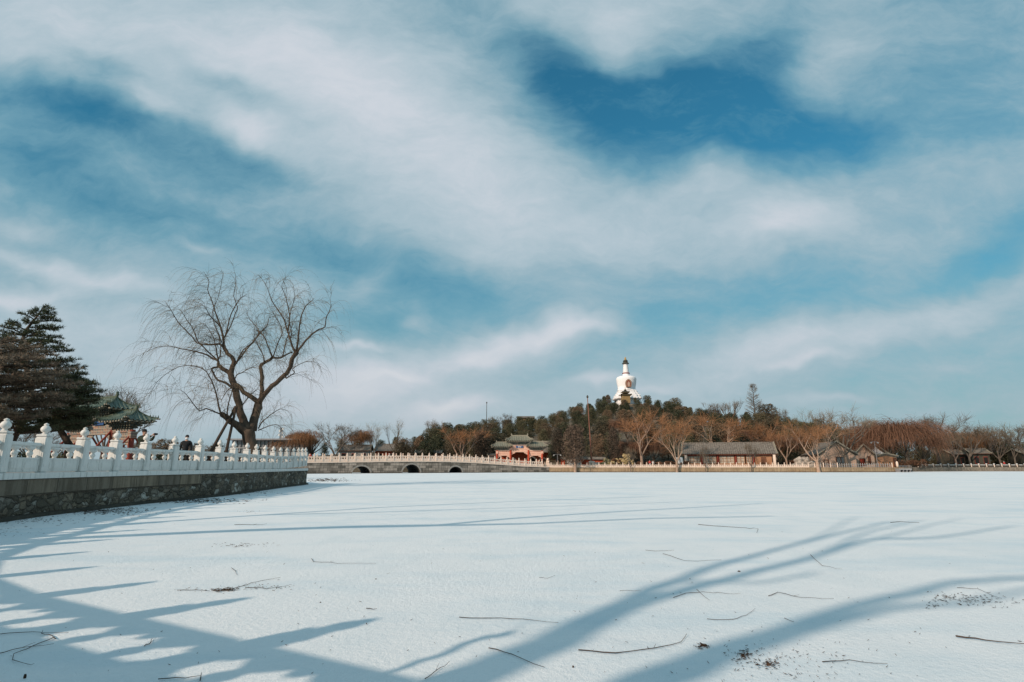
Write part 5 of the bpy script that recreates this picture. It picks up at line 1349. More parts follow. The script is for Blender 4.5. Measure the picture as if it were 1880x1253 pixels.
# ---------------------------------------------------------------- the big willow on the near bank
hw = random.Random(4)
def zq(x, y): return 240+x/3.3875, 470+y/3.3875
HYY = 41.0
bp = at(*zq(775, 1245), HYY)
hero = thing('willow_tree', 'big bare willow with crooked limbs and hanging twigs on the left bank', 'willow', (bp.x, HYY, 1.33))
HT_, HC = MB(), MB()
LIMBS = [ # depth at start, depth change, points (x, y, radius) in zoomed pixels
 (0, 0, [(778,1300,52),(772,1240,43),(752,1180,39),(735,1130,40),(728,1085,42)]),
 (0, -1.5, [(735,1110,34),(690,1078,26),(640,1040,22),(598,1006,19),(572,990,17),(560,984,12)]),
 (-1.5, -1.0, [(563,985,8),(548,940,7),(532,860,6),(520,820,5.5),(500,770,5),(470,720,4),(430,695,3.5),(370,682,3),(300,690,2.5),(220,735,2.2),(160,790,1.6),(122,860,1.0)]),
 (-1.5, -1.6, [(566,988,7),(520,970,6),(470,950,5.5),(428,965,4.5),(385,915,3.5),(345,862,2.6),(310,835,1.6)]),
 (-1.3, .6, [(602,1000,6),(604,940,5),(622,870,4),(632,820,3),(640,770,2)]),
 (0, .6, [(730,1085,32),(702,1035,27),(684,985,24),(674,920,23),(655,850,21),(634,780,20),(622,735,19),(632,690,16),(642,655,14),(628,628,13),(600,608,13),(582,575,12),(576,555,10)]),
 (.4, -1.2, [(622,740,15),(590,712,14),(560,692,13),(545,676,12),(545,656,9),(510,640,8),(478,618,7),(430,603,6),(380,590,5),(310,578,4),(240,562,3),(160,570,2),(90,600,1.2)]),
 (.2, -.9, [(545,660,8),(520,632,7),(480,596,6.5),(440,556,6),(415,530,5),(380,440,4.5),(352,405,3.5),(320,352,2.5),(300,330,1.5)]),
 (.6, -1.4, [(585,580,9),(566,558,9),(545,548,8),(505,552,7.5),(468,550,7),(412,542,6),(384,505,5.5),(335,455,5),(292,410,4),(255,345,3),(215,285,1.8)]),
 (.6, 1.2, [(578,560,10),(574,500,9),(558,440,7.5),(535,375,6.5),(515,310,5.5),(497,260,4.5),(478,210,3.8),(487,160,3),(455,100,1.6)]),
 (.6, -.8, [(580,520,7),(562,450,6),(530,410,5),(495,375,4),(470,330,3),(440,300,1.5)]),
 (.7, -1.0, [(584,510,7),(600,460,6),(612,400,5.5),(640,330,5),(668,285,4),(690,260,3),(720,240,1.5)]),
 (.8, 1.5, [(588,500,6),(620,440,5),(650,360,4.5),(665,320,4),(640,250,3),(655,170,2.5),(650,110,1.3)]),
 (.7, .8, [(565,540,5),(545,480,4.5),(520,430,4),(510,340,3.4),(540,270,2.5),(560,190,1.8),(575,110,1)]),
 (.4, .8, [(642,690,9),(660,660,8),(690,625,7),(715,588,6.5),(760,540,6),(790,500,5.5),(815,470,4.5),(850,430,3.5),(860,380,2)]),
 (.3, .5, [(655,672,7),(680,620,6),(700,585,5),(745,550,4.5),(780,512,4),(800,470,3.5),(780,440,3),(745,400,2.2),(720,360,1.2)]),
 (.2, -.6, [(545,690,9),(518,695,8),(503,702,7.5),(515,732,7),(540,772,8),(575,785,8.5),(605,800,9),(640,830,9)]),
 (-.2, -.8, [(545,650,6),(535,600,5),(528,560,4.5),(510,500,3.5),(480,450,2.5),(460,420,1.5)]),
 (-.2, .8, [(538,655,6),(556,620,5),(560,580,4),(552,520,3),(540,470,2)]),
 (.2, .5, [(750,1085,34),(762,1040,27),(778,985,27),(792,945,29),(795,915,24)]),
 (.5, -.4, [(796,915,18),(760,885,15),(725,862,14),(690,832,13),(662,802,12),(640,790,9)]),
 (.6, .9, [(795,915,18),(812,880,14),(818,830,13),(815,780,13),(814,735,13),(806,690,12),(828,668,11),(860,650,11),(880,634,11)]),
 (1.4, .6, [(882,634,9),(915,636,8.5),(945,628,8),(975,612,6.5),(1005,600,7)]),
 (1.4, 1.0, [(880,634,6),(862,582,5.5),(842,530,5),(820,490,4.5),(790,470,3),(760,455,1.5)]),
 (1.4, -.8, [(884,632,6),(902,580,5),(925,520,4.5),(942,480,4),(930,430,3.5),(900,380,2.6),(880,340,1.2)]),
 (1.6, -.5, [(946,626,6),(958,570,5),(968,520,4.5),(990,470,3.5),(1010,420,2)]),
 (.8, -1.1, [(810,690,7),(832,660,6),(820,610,5),(800,575,4.5),(782,540,3.5),(760,500,2)]),
 (.5, -1.2, [(798,912,20),(830,865,17),(862,828,16),(905,792,15),(950,748,15),(982,710,14),(998,665,14),(1012,628,14),(1030,603,17)]),
 (-.6, .8, [(1022,600,9),(1003,560,8),(988,510,7),(972,460,6.5),(955,400,5.5),(925,350,5),(890,300,4.2),(866,250,3.4),(850,200,2.6),(820,150,1.8),(795,120,1)]),
 (-.6, -1.0, [(1030,595,9),(1038,545,8),(1042,500,7),(1050,430,6),(1062,370,5),(1090,310,4),(1120,285,2.5),(1140,265,1.2)]),
 (-.6, -.2, [(1035,600,9),(1068,555,8),(1095,520,7.5),(1130,485,7),(1170,458,6.5),(1208,442,5.5),(1214,395,4),(1232,350,3),(1252,300,1.5)]),
 (-.4, 1.2, [(975,480,6),(985,430,5.5),(988,370,5),(975,300,4),(958,240,3.2),(940,190,2),(950,160,1)]),
 (-.4, -.7, [(990,520,5),(1000,470,4),(985,400,3.6),(1000,330,3),(1020,250,2),(1010,190,1)]),
 (-.2, -.5, [(955,745,6),(968,762,6),(988,748,5),(1012,735,5),(1018,722,4.5),(1005,705,3.5),(1040,680,3),(1085,660,2.6),(1130,655,2),(1170,672,1.2)]),
 (.3, .6, [(794,1075,6),(812,1040,5),(850,1005,4),(890,975,3.2),(935,952,2.6),(975,965,1.4)]),
 (.3, -.6, [(792,1085,5),(835,1068,4),(880,1052,3),(915,1052,2.5),(940,1075,1.4)]),
 (0, .8, [(688,950,8),(700,920,5),(730,880,4.5),(760,850,3),(790,830,2)]),
 (.1, -.8, [(646,770,6),(660,740,5),(690,728,4),(720,710,3),(760,690,2.2),(800,665,1.2)]),
 (-.1, 1.2, [(640,820,6),(610,830,4),(580,870,3),(560,910,2)]),
]
KZ = HYY/FPX/3.3875*1.05
PTS = []
for d0, dd, pts in LIMBS:
    P3, rr = [], []
    n = len(pts)
    for i, (x, y, r) in enumerate(pts):
        Y = HYY+d0+dd*i/(n-1); p = at(*zq(x, y), Y)-Vector((bp.x, HYY, 1.33)); P3.append(p); rr.append(max(.012, r*KZ*(.90 if r > 14 else .68 if r < 6 else .68+.22*(r-6)/8)))
    # smooth in-between points with small kinks
    Q, q = [P3[0]], [rr[0]]
    for i in range(n-1):
        a, b = P3[i], P3[i+1]; p0 = P3[max(i-1, 0)]; p3 = P3[min(i+2, n-1)]
        for t in (.5, 1.0):
            pt = .5*((2*a)+(b-p0)*t+(2*p0-5*a+4*b-p3)*t*t+(3*a-p0-3*b+p3)*t**3) if t < 1 else b.copy()
            if t < 1: pt += rdir(hw)*min(.06, rr[i]*.35)
            Q.append(pt); q.append(lerp(rr[i], rr[i+1], t)*(1+hw.uniform(-.05, .05)))
    HT_.tube(Q, q, 10 if q[0] > .12 else 6, cap=True)
    PTS.append((Q, q))
def twiglet(p, d, L, r):
    """side branch with hanging switches"""
    n = 5; pts = [p.copy()]; v = d.normalized()
    for i in range(n):
        v = (v+rdir(hw)*.28+Vector((0, 0, .10-.10*i))).normalized(); pts.append(pts[-1]+v*L/n)
    HT_.tube(pts, [lerp(r, .006, (i/n)) for i in range(n+1)], 3, cap=False)
    for i in range(1, n+1):
        for _ in range(1 if i < 4 else 3):
            d2 = (v+rdir(hw)*.8+Vector((0, 0, .25))); long_ = hw.random() < .26
            weep(HC, pts[i], d2, hw.uniform(1.4, 3.0) if long_ else hw.uniform(.5, 1.3), .017, hw, .62 if long_ else .30, 6, .10)
for Q, q in PTS:
    for i in range(1, len(Q)):
        if q[i] < .085:
            seg = (Q[i]-Q[i-1]); k = max(1, int(seg.length/.66))
            for j in range(k):
                p = Q[i-1].lerp(Q[i], hw.random()); t = seg.normalized()
                d = (t*.6+rdir(hw)*1.0+Vector((0, 0, .35)))
                twiglet(p, d, hw.uniform(.6, 1.7), min(.016, q[i]*.5))
# the long curtain on the left side and a few on the right
for Q, q in PTS:
    e = Q[-1]; out = e.x < -2.5
    for _ in range(22 if out else 9):
        b = Q[hw.randint(len(Q)*2//3, len(Q)-1)]
        d = Vector((-.8 if out else .3, hw.uniform(-.5, .5), .2))+rdir(hw)*.4
        if q[-1] < .05: weep(HC, b, d, hw.uniform(2.6, 5.0) if out else hw.uniform(1.8, 3.8), .016, hw, .50 if out else .75, 8, .07)
HT_.build('trunk', M['bark'], hero, smooth=True); HC.build('crown', M['twig_hero'], hero)
# wooden props under its left limb
for k, (a, b) in enumerate((((866, 168), (600, 640)), ((872, 165), (765, 650)))):
    p1 = at(280+a[0]/5.697, 720+a[1]/5.697, 40.4-.2*k); pb = at(280+b[0]/5.697, 720+b[1]/5.697, 38.6+1.4*k)
    d = (pb-p1); d = d*((1.33-p1.z)/d.z); p0 = p1+d
    t = thing('support_pole', ['long leaning wooden pole propping the big willow, farther left at its foot', 'steeper wooden pole propping the big willow, nearer its trunk'][k], 'pole', (p0.x, p0.y, 1.33))
    v = p1-p0; MB().tube([(0, 0, -.1), v*.5, v], [.11, .10, .085], 8).build('shaft', M['pole'], t)
    MB().tube([v*1.0-v.normalized()*.35, v*1.0+v.normalized()*.1], [.13, .13], 8).build('rope_binding', M['pole'], t)
# ---------------------------------------------------------------- pines on the left
def pine(label, trunk_px, Y, prof, nmat, seed, nbr=70, dens=1.0, cxpx=None, low=0):
    """trunk through pixels at depth Y; prof: (row, crown radius in px, centre px)"""
    rnd = random.Random(seed); pts = [at(x, y, Y) for x, y in trunk_px]; b = pts[0].copy(); b.z = 1.33
    t = thing('pine_tree', label, 'pine', b); P = [p-b for p in pts]
    T, C = MB(), MB(); n = len(P)
    T.tube([Vector((P[0].x, 0, -.2))]+P, [.24*low if low else .24]+[lerp(.22, .035, i/(n-1)) for i in range(n)], 9)
    def trunk_at(z):
        if z <= P[0].z: return P[0].copy()
        for a, c in zip(P, P[1:]):
            if a.z <= z <= c.z: return a.lerp(c, (z-a.z)/(c.z-a.z+1e-6))
        return P[-1].copy()
    k = Y/FPX*1.0
    ys = [y for y, r, c in prof]
    def tuft(p, d, s):
        for _ in range(7):
            v = (d*.7+rdir(rnd)*.9+Vector((0, 0, .35))).normalized(); L = s*rnd.uniform(.7, 1.2); sd = v.cross(rdir(rnd))
            if sd.length < 1e-4: continue
            sd = sd.normalized()*.020
            C.face([p-sd, p+sd, p+v*L])
    for i in range(nbr):
        u = (i+rnd.random())/nbr; row = lerp(ys[0], ys[-1], u); R_ = interp(row, [(y, r) for y, r, c in prof])*k; cx = interp(row, [(y, c) for y, r, c in prof])
        z = ZT(row, Y)-1.33; base = trunk_at(z-.25*R_*rnd.uniform(.3, .8)); a = i*2.399+rnd.uniform(-.3, .3)
        cen = Vector((PX(cx, Y, z)-b.x, 0, z)); end = cen+Vector((math.cos(a)*R_, math.sin(a)*R_, rnd.uniform(-.2, .1)))*1
        mid = base.lerp(end, .55)+Vector((0, 0, .12*R_*rnd.uniform(-.3, .6)))
        T.tube([base, mid, end], [.05*min(1, R_/2)+.012, .035, .012], 5, cap=False)
        L = (end-base).length; m_ = int(L*5.5*dens)+3; axis = (end-base).normalized(); sidev = axis.cross(Vector((0, 0, 1))).normalized()
        for j in range(m_):
            f = .22+.8*(j+rnd.random())/m_; p = (base.lerp(mid, f/.55) if f < .55 else mid.lerp(end, (f-.55)/.45))
            sp = rnd.uniform(.25, .85)*(1.1-abs(f-.7))*min(1.0, .35+R_*.18)
            for s in (-1, 1):
                e = p+sidev*s*sp+axis*sp*.5+Vector((0, 0, rnd.uniform(-.02, .12)))
                T.tube([p, e], [.010, .006], 3, cap=False)
                q = max(2, int(sp*9))
                for w in range(q):
                    pp = p.lerp(e, (w+1)/q)+Vector((0, 0, .03)); tuft(pp, (e-p).normalized(), .24)
    T.build('trunk', M['bark'], t, smooth=True); C.build('needles', M[nmat], t)
    return t
pine('dark green pine with flat layered boughs and a leaning trunk, tallest at the left edge', [(20, 812), (34, 788), (50, 762), (58, 720), (48, 672), (38, 632), (48, 606), (66, 584), (80, 564)], 34.0,
     [(566, 4, 80), (578, 16, 74), (592, 32, 62), (608, 42, 52), (624, 52, 46), (642, 64, 44), (668, 78, 48), (692, 92, 50), (715, 102, 52), (735, 92, 50), (770, 92, 50), (792, 80, 44)], 'needle_green', 3, 84, .82)
pine('brown tinged pine cut by the left edge, in front of the green one', [(-40, 815), (-42, 760), (-30, 710), (-20, 660), (-12, 632)], 30.0,
     [(626, 30, -2), (640, 70, 0), (665, 98, 2), (695, 108, 4), (720, 96, 0), (745, 80, -5), (770, 60, -10)], 'needle_brown', 8, 52, .72)
pine('low dark pine with boughs reaching toward the green gate', [(128, 818), (112, 792), (104, 765), (112, 738), (122, 712), (128, 692)], 37.0,
     [(690, 10, 130), (704, 24, 130), (722, 42, 132), (742, 34, 126), (764, 40, 118), (786, 44, 112)], 'needle_green', 12, 54, .85)
# ---------------------------------------------------------------- trees beside the camera: out of view, their shadows lie on the snow
sh = Vector((-sun_dir.x, -sun_dir.y, 0)).normalized(); TE = math.tan(SUN_EL)
def lift(px, py, z):
    """point at height z whose shadow falls where the photograph shows it on the ice"""
    g = ground(px, py); p = g-sh*(z/TE); return Vector((p.x, p.y, z))
def hidden(px, py, z0):
    z = z0
    while z < 30:
        p = lift(px, py, z); q = p-Vector((0, 0, EYE)); dep = q.y*CT+q.z*ST
        if dep <= .2 or abs(q.x/dep) > 1.14 or (q.z*CT-q.y*ST)/dep > .84: return p
        z += .1
    return p
def shadow_tree(label, base, limbs, seed, twn=10, bare=.5, far=False):
    rnd = random.Random(seed); b = Vector((base[0], base[1], 1.33)); t = thing('willow_tree', label, 'willow', b); T, C = MB(), MB()
    for pts, r0, r1 in limbs:
        P = [(p if isinstance(p, Vector) else (Vector(p) if len(p) == 3 and p[2] == 1.33 else (hidden if far else lift)(*p)))-b for p in pts]
        n = len(P); Q = []
        for i in range(n-1):
            for q in range(3): Q.append(P[i].lerp(P[i+1], q/3)+rdir(rnd)*(.04 if i or q else 0))
        Q.append(P[-1]); m_ = len(Q)
        T.tube(Q, [lerp(r0, r1, i/(m_-1)) for i in range(m_)], 9, cap=False)
        for i in range(int(m_*bare), m_):
            for _ in range(twn):
                d = (Q[i]-Q[i-1]).normalized()+rdir(rnd)*.8; pts2 = weep(C, Q[i], d, rnd.uniform(.6, 1.6), .012, rnd, .3, 4)
    T.build('trunk', M['bark'], t, smooth=True); C.build('crown', M['twig_hero'], t)
B = (-10.8, -6.0, 1.33)
shadow_tree('willow beside the camera whose long forked shadow crosses the middle foreground', B, [
  ([B, (850, 1250, 6.2), (1010, 1180, 7.0), (1120, 1125, 7.6)], .26, .20),
  ([(1060, 1150, 7.3), (1200, 1080, 8.4), (1330, 1035, 9.6), (1450, 1003, 10.8), (1560, 975, 12.4), (1640, 957, 13.6)], .14, .05),
  ([(1120, 1128, 7.6), (1230, 1092, 8.4), (1390, 1048, 9.6), (1520, 1015, 10.8), (1600, 990, 11.8), (1720, 988, 12.4), (1860, 966, 13.4)], .15, .05),
  ([(1500, 1018, 10.6), (1600, 975, 12.4), (1690, 955, 13.8)], .07, .04), ([(1600, 992, 11.8), (1680, 972, 12.8), (1760, 952, 14)], .06, .03),
  ([(1240, 1065, 8.6), (1400, 1072, 9.4), (1500, 1050, 10.4)], .05, .04), ([(1380, 1025, 10), (1500, 985, 11.5), (1570, 950, 13)], .05, .03)], 3, 2, .8)
B = (-8.6, -7.2, 1.33)
shadow_tree('willow behind the camera whose shadow runs to the lower right corner', B, [
  ([B, (1150, 1275, 6.0), (1260, 1225, 6.6), (1400, 1172, 7.4), (1540, 1128, 8.2)], .24, .17),
  ([(1480, 1143, 8.0), (1640, 1095, 9.0), (1760, 1070, 9.8), (1900, 1060, 10.6), (2050, 1040, 11.6)], .13, .06),
  ([(1440, 1162, 7.6), (1640, 1118, 8.8), (1760, 1108, 9.6), (1900, 1080, 10.4)], .10, .05)], 5, 2, .8)
B = (-19.5, 3.0, 1.33)
shadow_tree('willow left of the view whose slender shadows streak across the middle of the ice', B, [
  ([B, (150, 987, 5.0), (420, 975, 6), (640, 968, 7), (800, 965, 8)], .26, .19),
  ([(800, 965, 8), (940, 952, 8.6), (1130, 940, 9.4), (1400, 925, 10)], .16, .06),
  ([(800, 965, 8), (960, 962, 8.6), (1200, 952, 9.4), (1420, 948, 10)], .15, .06)], 7, 0, .8, True)
B = (-22.0, 6.5, 1.33)
shadow_tree('second willow left of the view that throws the thin upper streaks on the ice', B, [
  ([B, (235, 962, 5.0), (480, 946, 6), (700, 932, 7.0), (940, 921, 8.4), (1200, 912, 9.4)], .18, .07),
  ([(480, 946, 6), (720, 940, 6.6), (960, 932, 7.8), (1250, 922, 8.8)], .09, .05)], 9, 0, .8, True)
B = (-3.0, -1.3, 1.33)
shadow_tree('young sapling behind the rail whose short leaf shaped shadow ends near the bottom centre', B, [
  ([B, (700, 1240, 2.6), (800, 1205, 2.85), (880, 1175, 3.05), (938, 1160, 3.2)], .035, .05)], 11, 3, .8)
# ---------------------------------------------------------------- people
def skin_obj(V, E, Rr, root=0, sub=2):
    me = bpy.data.meshes.new('tmp'); me.from_pydata(V, E, []); o = bpy.data.objects.new('tmp', me); col.objects.link(o)
    m1 = o.modifiers.new('s', 'SKIN'); m1.use_smooth_shade = True
    for i, v in enumerate(me.skin_vertices[0].data):
        r = Rr[i]; v.radius = (r, r) if not hasattr(r, '__len__') else r; v.use_root = (i == root)
    m2 = o.modifiers.new('d', 'SUBSURF'); m2.levels = sub; m2.render_levels = sub
    bpy.context.view_layer.update(); dg = bpy.context.evaluated_depsgraph_get()
    r = bpy.data.meshes.new_from_object(o.evaluated_get(dg)); bpy.data.objects.remove(o); return r
def chain(V, E, Rr, pts, rad, start=None):
    prev = start
    for p, r in zip(pts, rad):
        V.append(tuple(p)); Rr.append(r); i = len(V)-1
        if prev is not None: E.append((prev, i))
        prev = i
    return prev
def merge(meshes, name, m):
    V, F = [], []
    for me in meshes:
        b = len(V); V += [tuple(v.co) for v in me.vertices]; F += [tuple(b+i for i in p.vertices) for p in me.polygons]
    r = bpy.data.meshes.new(name); r.from_pydata(V, [], F); r.polygons.foreach_set('use_smooth', [True]*len(F)); r.materials.append(m); return r
def person(label, loc, rz, hands, coat, hat=None, mask=False, head_yaw=0, legs='black', hatm='black', H=1.74, lean=0.0, group=None):
    """x forward, y left; hands = [(elbow, wrist) left, (elbow, wrist) right] in metres for a 1.74 m figure"""
    t = thing('person', label, 'person', loc, rz, group)
    s = H/1.74
    hip, sh_, nk, hd = 0.92, 1.42, 1.50, 1.63
    V, E, Rr = [], [], []
    pel = chain(V, E, Rr, [(0, 0, hip)], [(.15, .12)])
    ch = chain(V, E, Rr, [(-.01-lean*.3, 0, 1.08), (-lean, 0, 1.28), (-lean, 0, sh_)], [(.15, .115), (.17, .125), (.12, .09)], pel)
    chain(V, E, Rr, [(-lean, 0, nk), (.01-lean, 0, 1.56)], [.055, .058], ch)
    for sy in (1, -1):
        chain(V, E, Rr, [(0, sy*.10, .84), (.01, sy*.11, .48), (0, sy*.11, .10), (.13, sy*.12, .04)], [.095, .062, .042, .035], pel)
        el, wr = hands[0 if sy > 0 else 1]
        chain(V, E, Rr, [(-lean, sy*.185, 1.40), tuple(el), tuple(wr)], [.062, .045, .030], ch)
    parts = [skin_obj([tuple(c*s for c in v) for v in V], E, [tuple(c*s for c in r) if hasattr(r, '__len__') else r*s for r in Rr])]
    for sy in (1, -1):                                            # palms and five fingers
        el, wr = hands[0 if sy > 0 else 1]; d = (Vector(wr)-Vector(el)).normalized(); w = Vector(wr); sd = d.cross(Vector((0, 0, 1)))
        sd = sd.normalized() if sd.length > .1 else Vector((0, 1, 0)); nn = sd.cross(d)
        hm = MB(); hm.tube([w, w+d*.05, w+d*.09], [.026, .038, .034], 8)
        for f, (o, L) in enumerate(((-.028, .062), (-.010, .075), (.010, .070), (.027, .055))):
            a = w+d*.085+sd*o; hm.tube([a, a+d*L*.5-nn*.006, a+d*L*.8-nn*.03], [.009, .0085, .006], 6)
        a = w+d*.03-sd*.03; hm.tube([a, a-sd*.02+d*.03, a-sd*.02+d*.058-nn*.012], [.012, .010, .007], 6)
        hm.v = [tuple(c*s for c in v) for v in hm.v]; parts.append(hm.mesh('h', None))
    ca, sa = math.cos(head_yaw), math.sin(head_yaw)
    def hp(x, y, z): return ((x*ca-y*sa-lean)*s, (x*sa+y*ca)*s, z*s)
    hm = MB(); prof = [(.03, -.13), (.058, -.115), (.072, -.07), (.082, -.02), (.088, .03), (.080, .075), (.05, .105), (.01, .115)]; hm.lathe(prof, (0, 0, 0), 16)
    hm.v = [hp(x*1.08+(.012 if z < 0 else 0)+.01, y*.88, hd+z) for x, y, z in hm.v]; parts.append(hm.mesh('h', None))
    fm = MB(); fm.tube([(.095, 0, .02), (.118, 0, -.025), (.098, 0, -.03)], [.010, .016, .012], 6)
    for q in (-1, 1): fm.lathe([(.004, -.03), (.018, -.01), (.018, .015), (.006, .03)], (.0, q*.08, -.01), 6)
    fm.v = [hp(x, y, hd+z) for x, y, z in fm.v]; parts.append(fm.mesh('h', None))
    put(merge(parts, 'body', M['skin']), 'body', t)
    em = MB()
    for q in (-1, 1): em.lathe([(.002, -.006), (.011, -.003), (.011, .003), (.002, .006)], (.093, q*.03, .005), 8)
    em.box((.100, 0, -.065), (.012, .042, .008)); em.v = [hp(x, y, hd+z) for x, y, z in em.v]; em.build('facial_features', M['black'], t)
    # coat
    V, E, Rr = [], [], []
    p0 = chain(V, E, Rr, [(0, 0, .86)], [(.20, .16)])
    c0 = chain(V, E, Rr, [(-lean*.3, 0, 1.05), (-lean, 0, 1.27), (-lean, 0, 1.42), (-lean, 0, 1.50)], [(.19, .15), (.205, .155), (.145, .115), (.07, .07)], p0)
    for sy in (1, -1):
        el, wr = Vector(hands[0 if sy > 0 else 1][0]), Vector(hands[0 if sy > 0 else 1][1])
        chain(V, E, Rr, [(-lean, sy*.19, 1.40), tuple(el), tuple(el.lerp(wr, .92))], [.085, .066, .048], c0-1)
    put(merge([skin_obj([tuple(c*s for c in v) for v in V], E, [tuple(c*s for c in r) if hasattr(r, '__len__') else r*s for r in Rr])], 'coat', M[coat]), 'coat', t)
    V, E, Rr = [], [], []
    p0 = chain(V, E, Rr, [(0, 0, .93)], [(.165, .13)])
    for sy in (1, -1): chain(V, E, Rr, [(0, sy*.10, .84), (.01, sy*.11, .48), (0, sy*.11, .09)], [.11, .08, .062], p0)
    put(merge([skin_obj([tuple(c*s for c in v) for v in V], E, [tuple(c*s for c in r) if hasattr(r, '__len__') else r*s for r in Rr])], 'trousers', M[legs]), 'trousers', t)
    for sy in (1, -1):
        mb = MB().cham((.05, sy*.115, .05), (.28, .10, .10), .025); mb.v = [tuple(c*s for c in v) for v in mb.v]; mb.build('shoe', M['black'], t)
    mb = MB().lathe([(.094, .0), (.098, .03), (.092, .075), (.06, .118), (.012, .13)], (0, 0, 0), 14)
    mb.v = [hp(x*1.08-(0 if hat else .012), y*.92, hd+z+(.012 if not hat else .018)) for x, y, z in mb.v]
    o = mb.build('cap' if hat else 'hair', M[hatm if hat else 'black'], t, smooth=True)
    if hat == 'brim':
        mb = MB().cham((.125, 0, .028), (.09, .14, .012), .005); mb.v = [hp(x, y, hd+z) for x, y, z in mb.v]; mb.build('brim', M[hatm], o)
    if mask:
        mb = MB().lathe([(.070, -.10), (.088, -.07), (.094, -.02), (.090, .0)], (0, 0, 0), 14); mb.v = [hp(max(x, -.02)*1.12+.012, y*.92, hd+z) for x, y, z in mb.v]; mb.build('face_mask', M['mask'], t, smooth=True)
    return t
pz = 1.34
p1 = person('person in a dark green coat and cap raising a camera behind the balustrade', (PX(264, 25.3, 2.6), 25.3, pz), R(-12),
       [((.24, .16, 1.30), (.44, .07, 1.50)), ((.22, -.18, 1.28), (.44, -.05, 1.50))], 'green_coat', 'brim', head_yaw=0, lean=.04, H=1.80)
cm = thing('camera', 'small black camera held up by the person in the dark green coat', 'camera', (0, 0, 0))
cm.location = Vector(p1.location)+Matrix.Rotation(R(-12), 3, 'Z') @ Vector((.56, .01, 1.60)); cm.rotation_euler = (0, 0, R(-12))
MB().cham((0, 0, 0), (.07, .15, .09), .012).build('camera_body', M['black'], cm); MB().tube([(.03, 0, 0), (.10, 0, 0)], .03, 12).build('lens', M['black'], cm)
person('person in a black coat, dark cap and pale face mask near the willow', (PX(341, 29, 2.4), 29.0, pz), R(-70),
       [((.06, .25, 1.15), (.12, .24, .90)), ((.06, -.25, 1.15), (.12, -.24, .90))], 'black_coat', 'round', True, head_yaw=R(15), H=1.74)
down = [((.04, .24, 1.14), (.10, .23, .90)), ((.04, -.24, 1.14), (.10, -.23, .90))]
bs = s_of_px(573); q = BA+BD*bs-BN*3.2
person('small figure in a pink red coat at the left end of the arched bridge', (q.x, q.y, deck(bs)), R(-60), down, 'red_coat', 'round', hatm='red_coat', H=1.72)
bs = s_of_px(724); q = BA+BD*bs-BN*4.6
person('pair member in white nearer the left, crossing the middle of the bridge', (q.x, q.y, deck(bs)), R(0), down, 'white_coat', 'round', hatm='white_coat', H=1.68)
bs = s_of_px(731); q = BA+BD*bs-BN*4.6
person('pair member in white nearer the right, crossing the middle of the bridge', (q.x, q.y, deck(bs)), R(0), down, 'white_coat', 'round', hatm='white_coat', H=1.7)
person('small figure in red on the island shore between two forked trees', (PX(1193, 151, 2), 151, 1.2), R(-80), down, 'red_coat', legs='white_coat', H=1.9)
person('small figure in a white coat beside the one in red on the island shore', (PX(1199, 151, 2), 151, 1.2), R(-80), down, 'white_coat', legs='black', H=1.8)
person('visitor in a red and white jacket on the east bank behind the snowy fence', (PX(1844, 176, 2), 176, 1.2), R(-90), down, 'red_coat', 'round', hatm='white_coat', H=1.75)
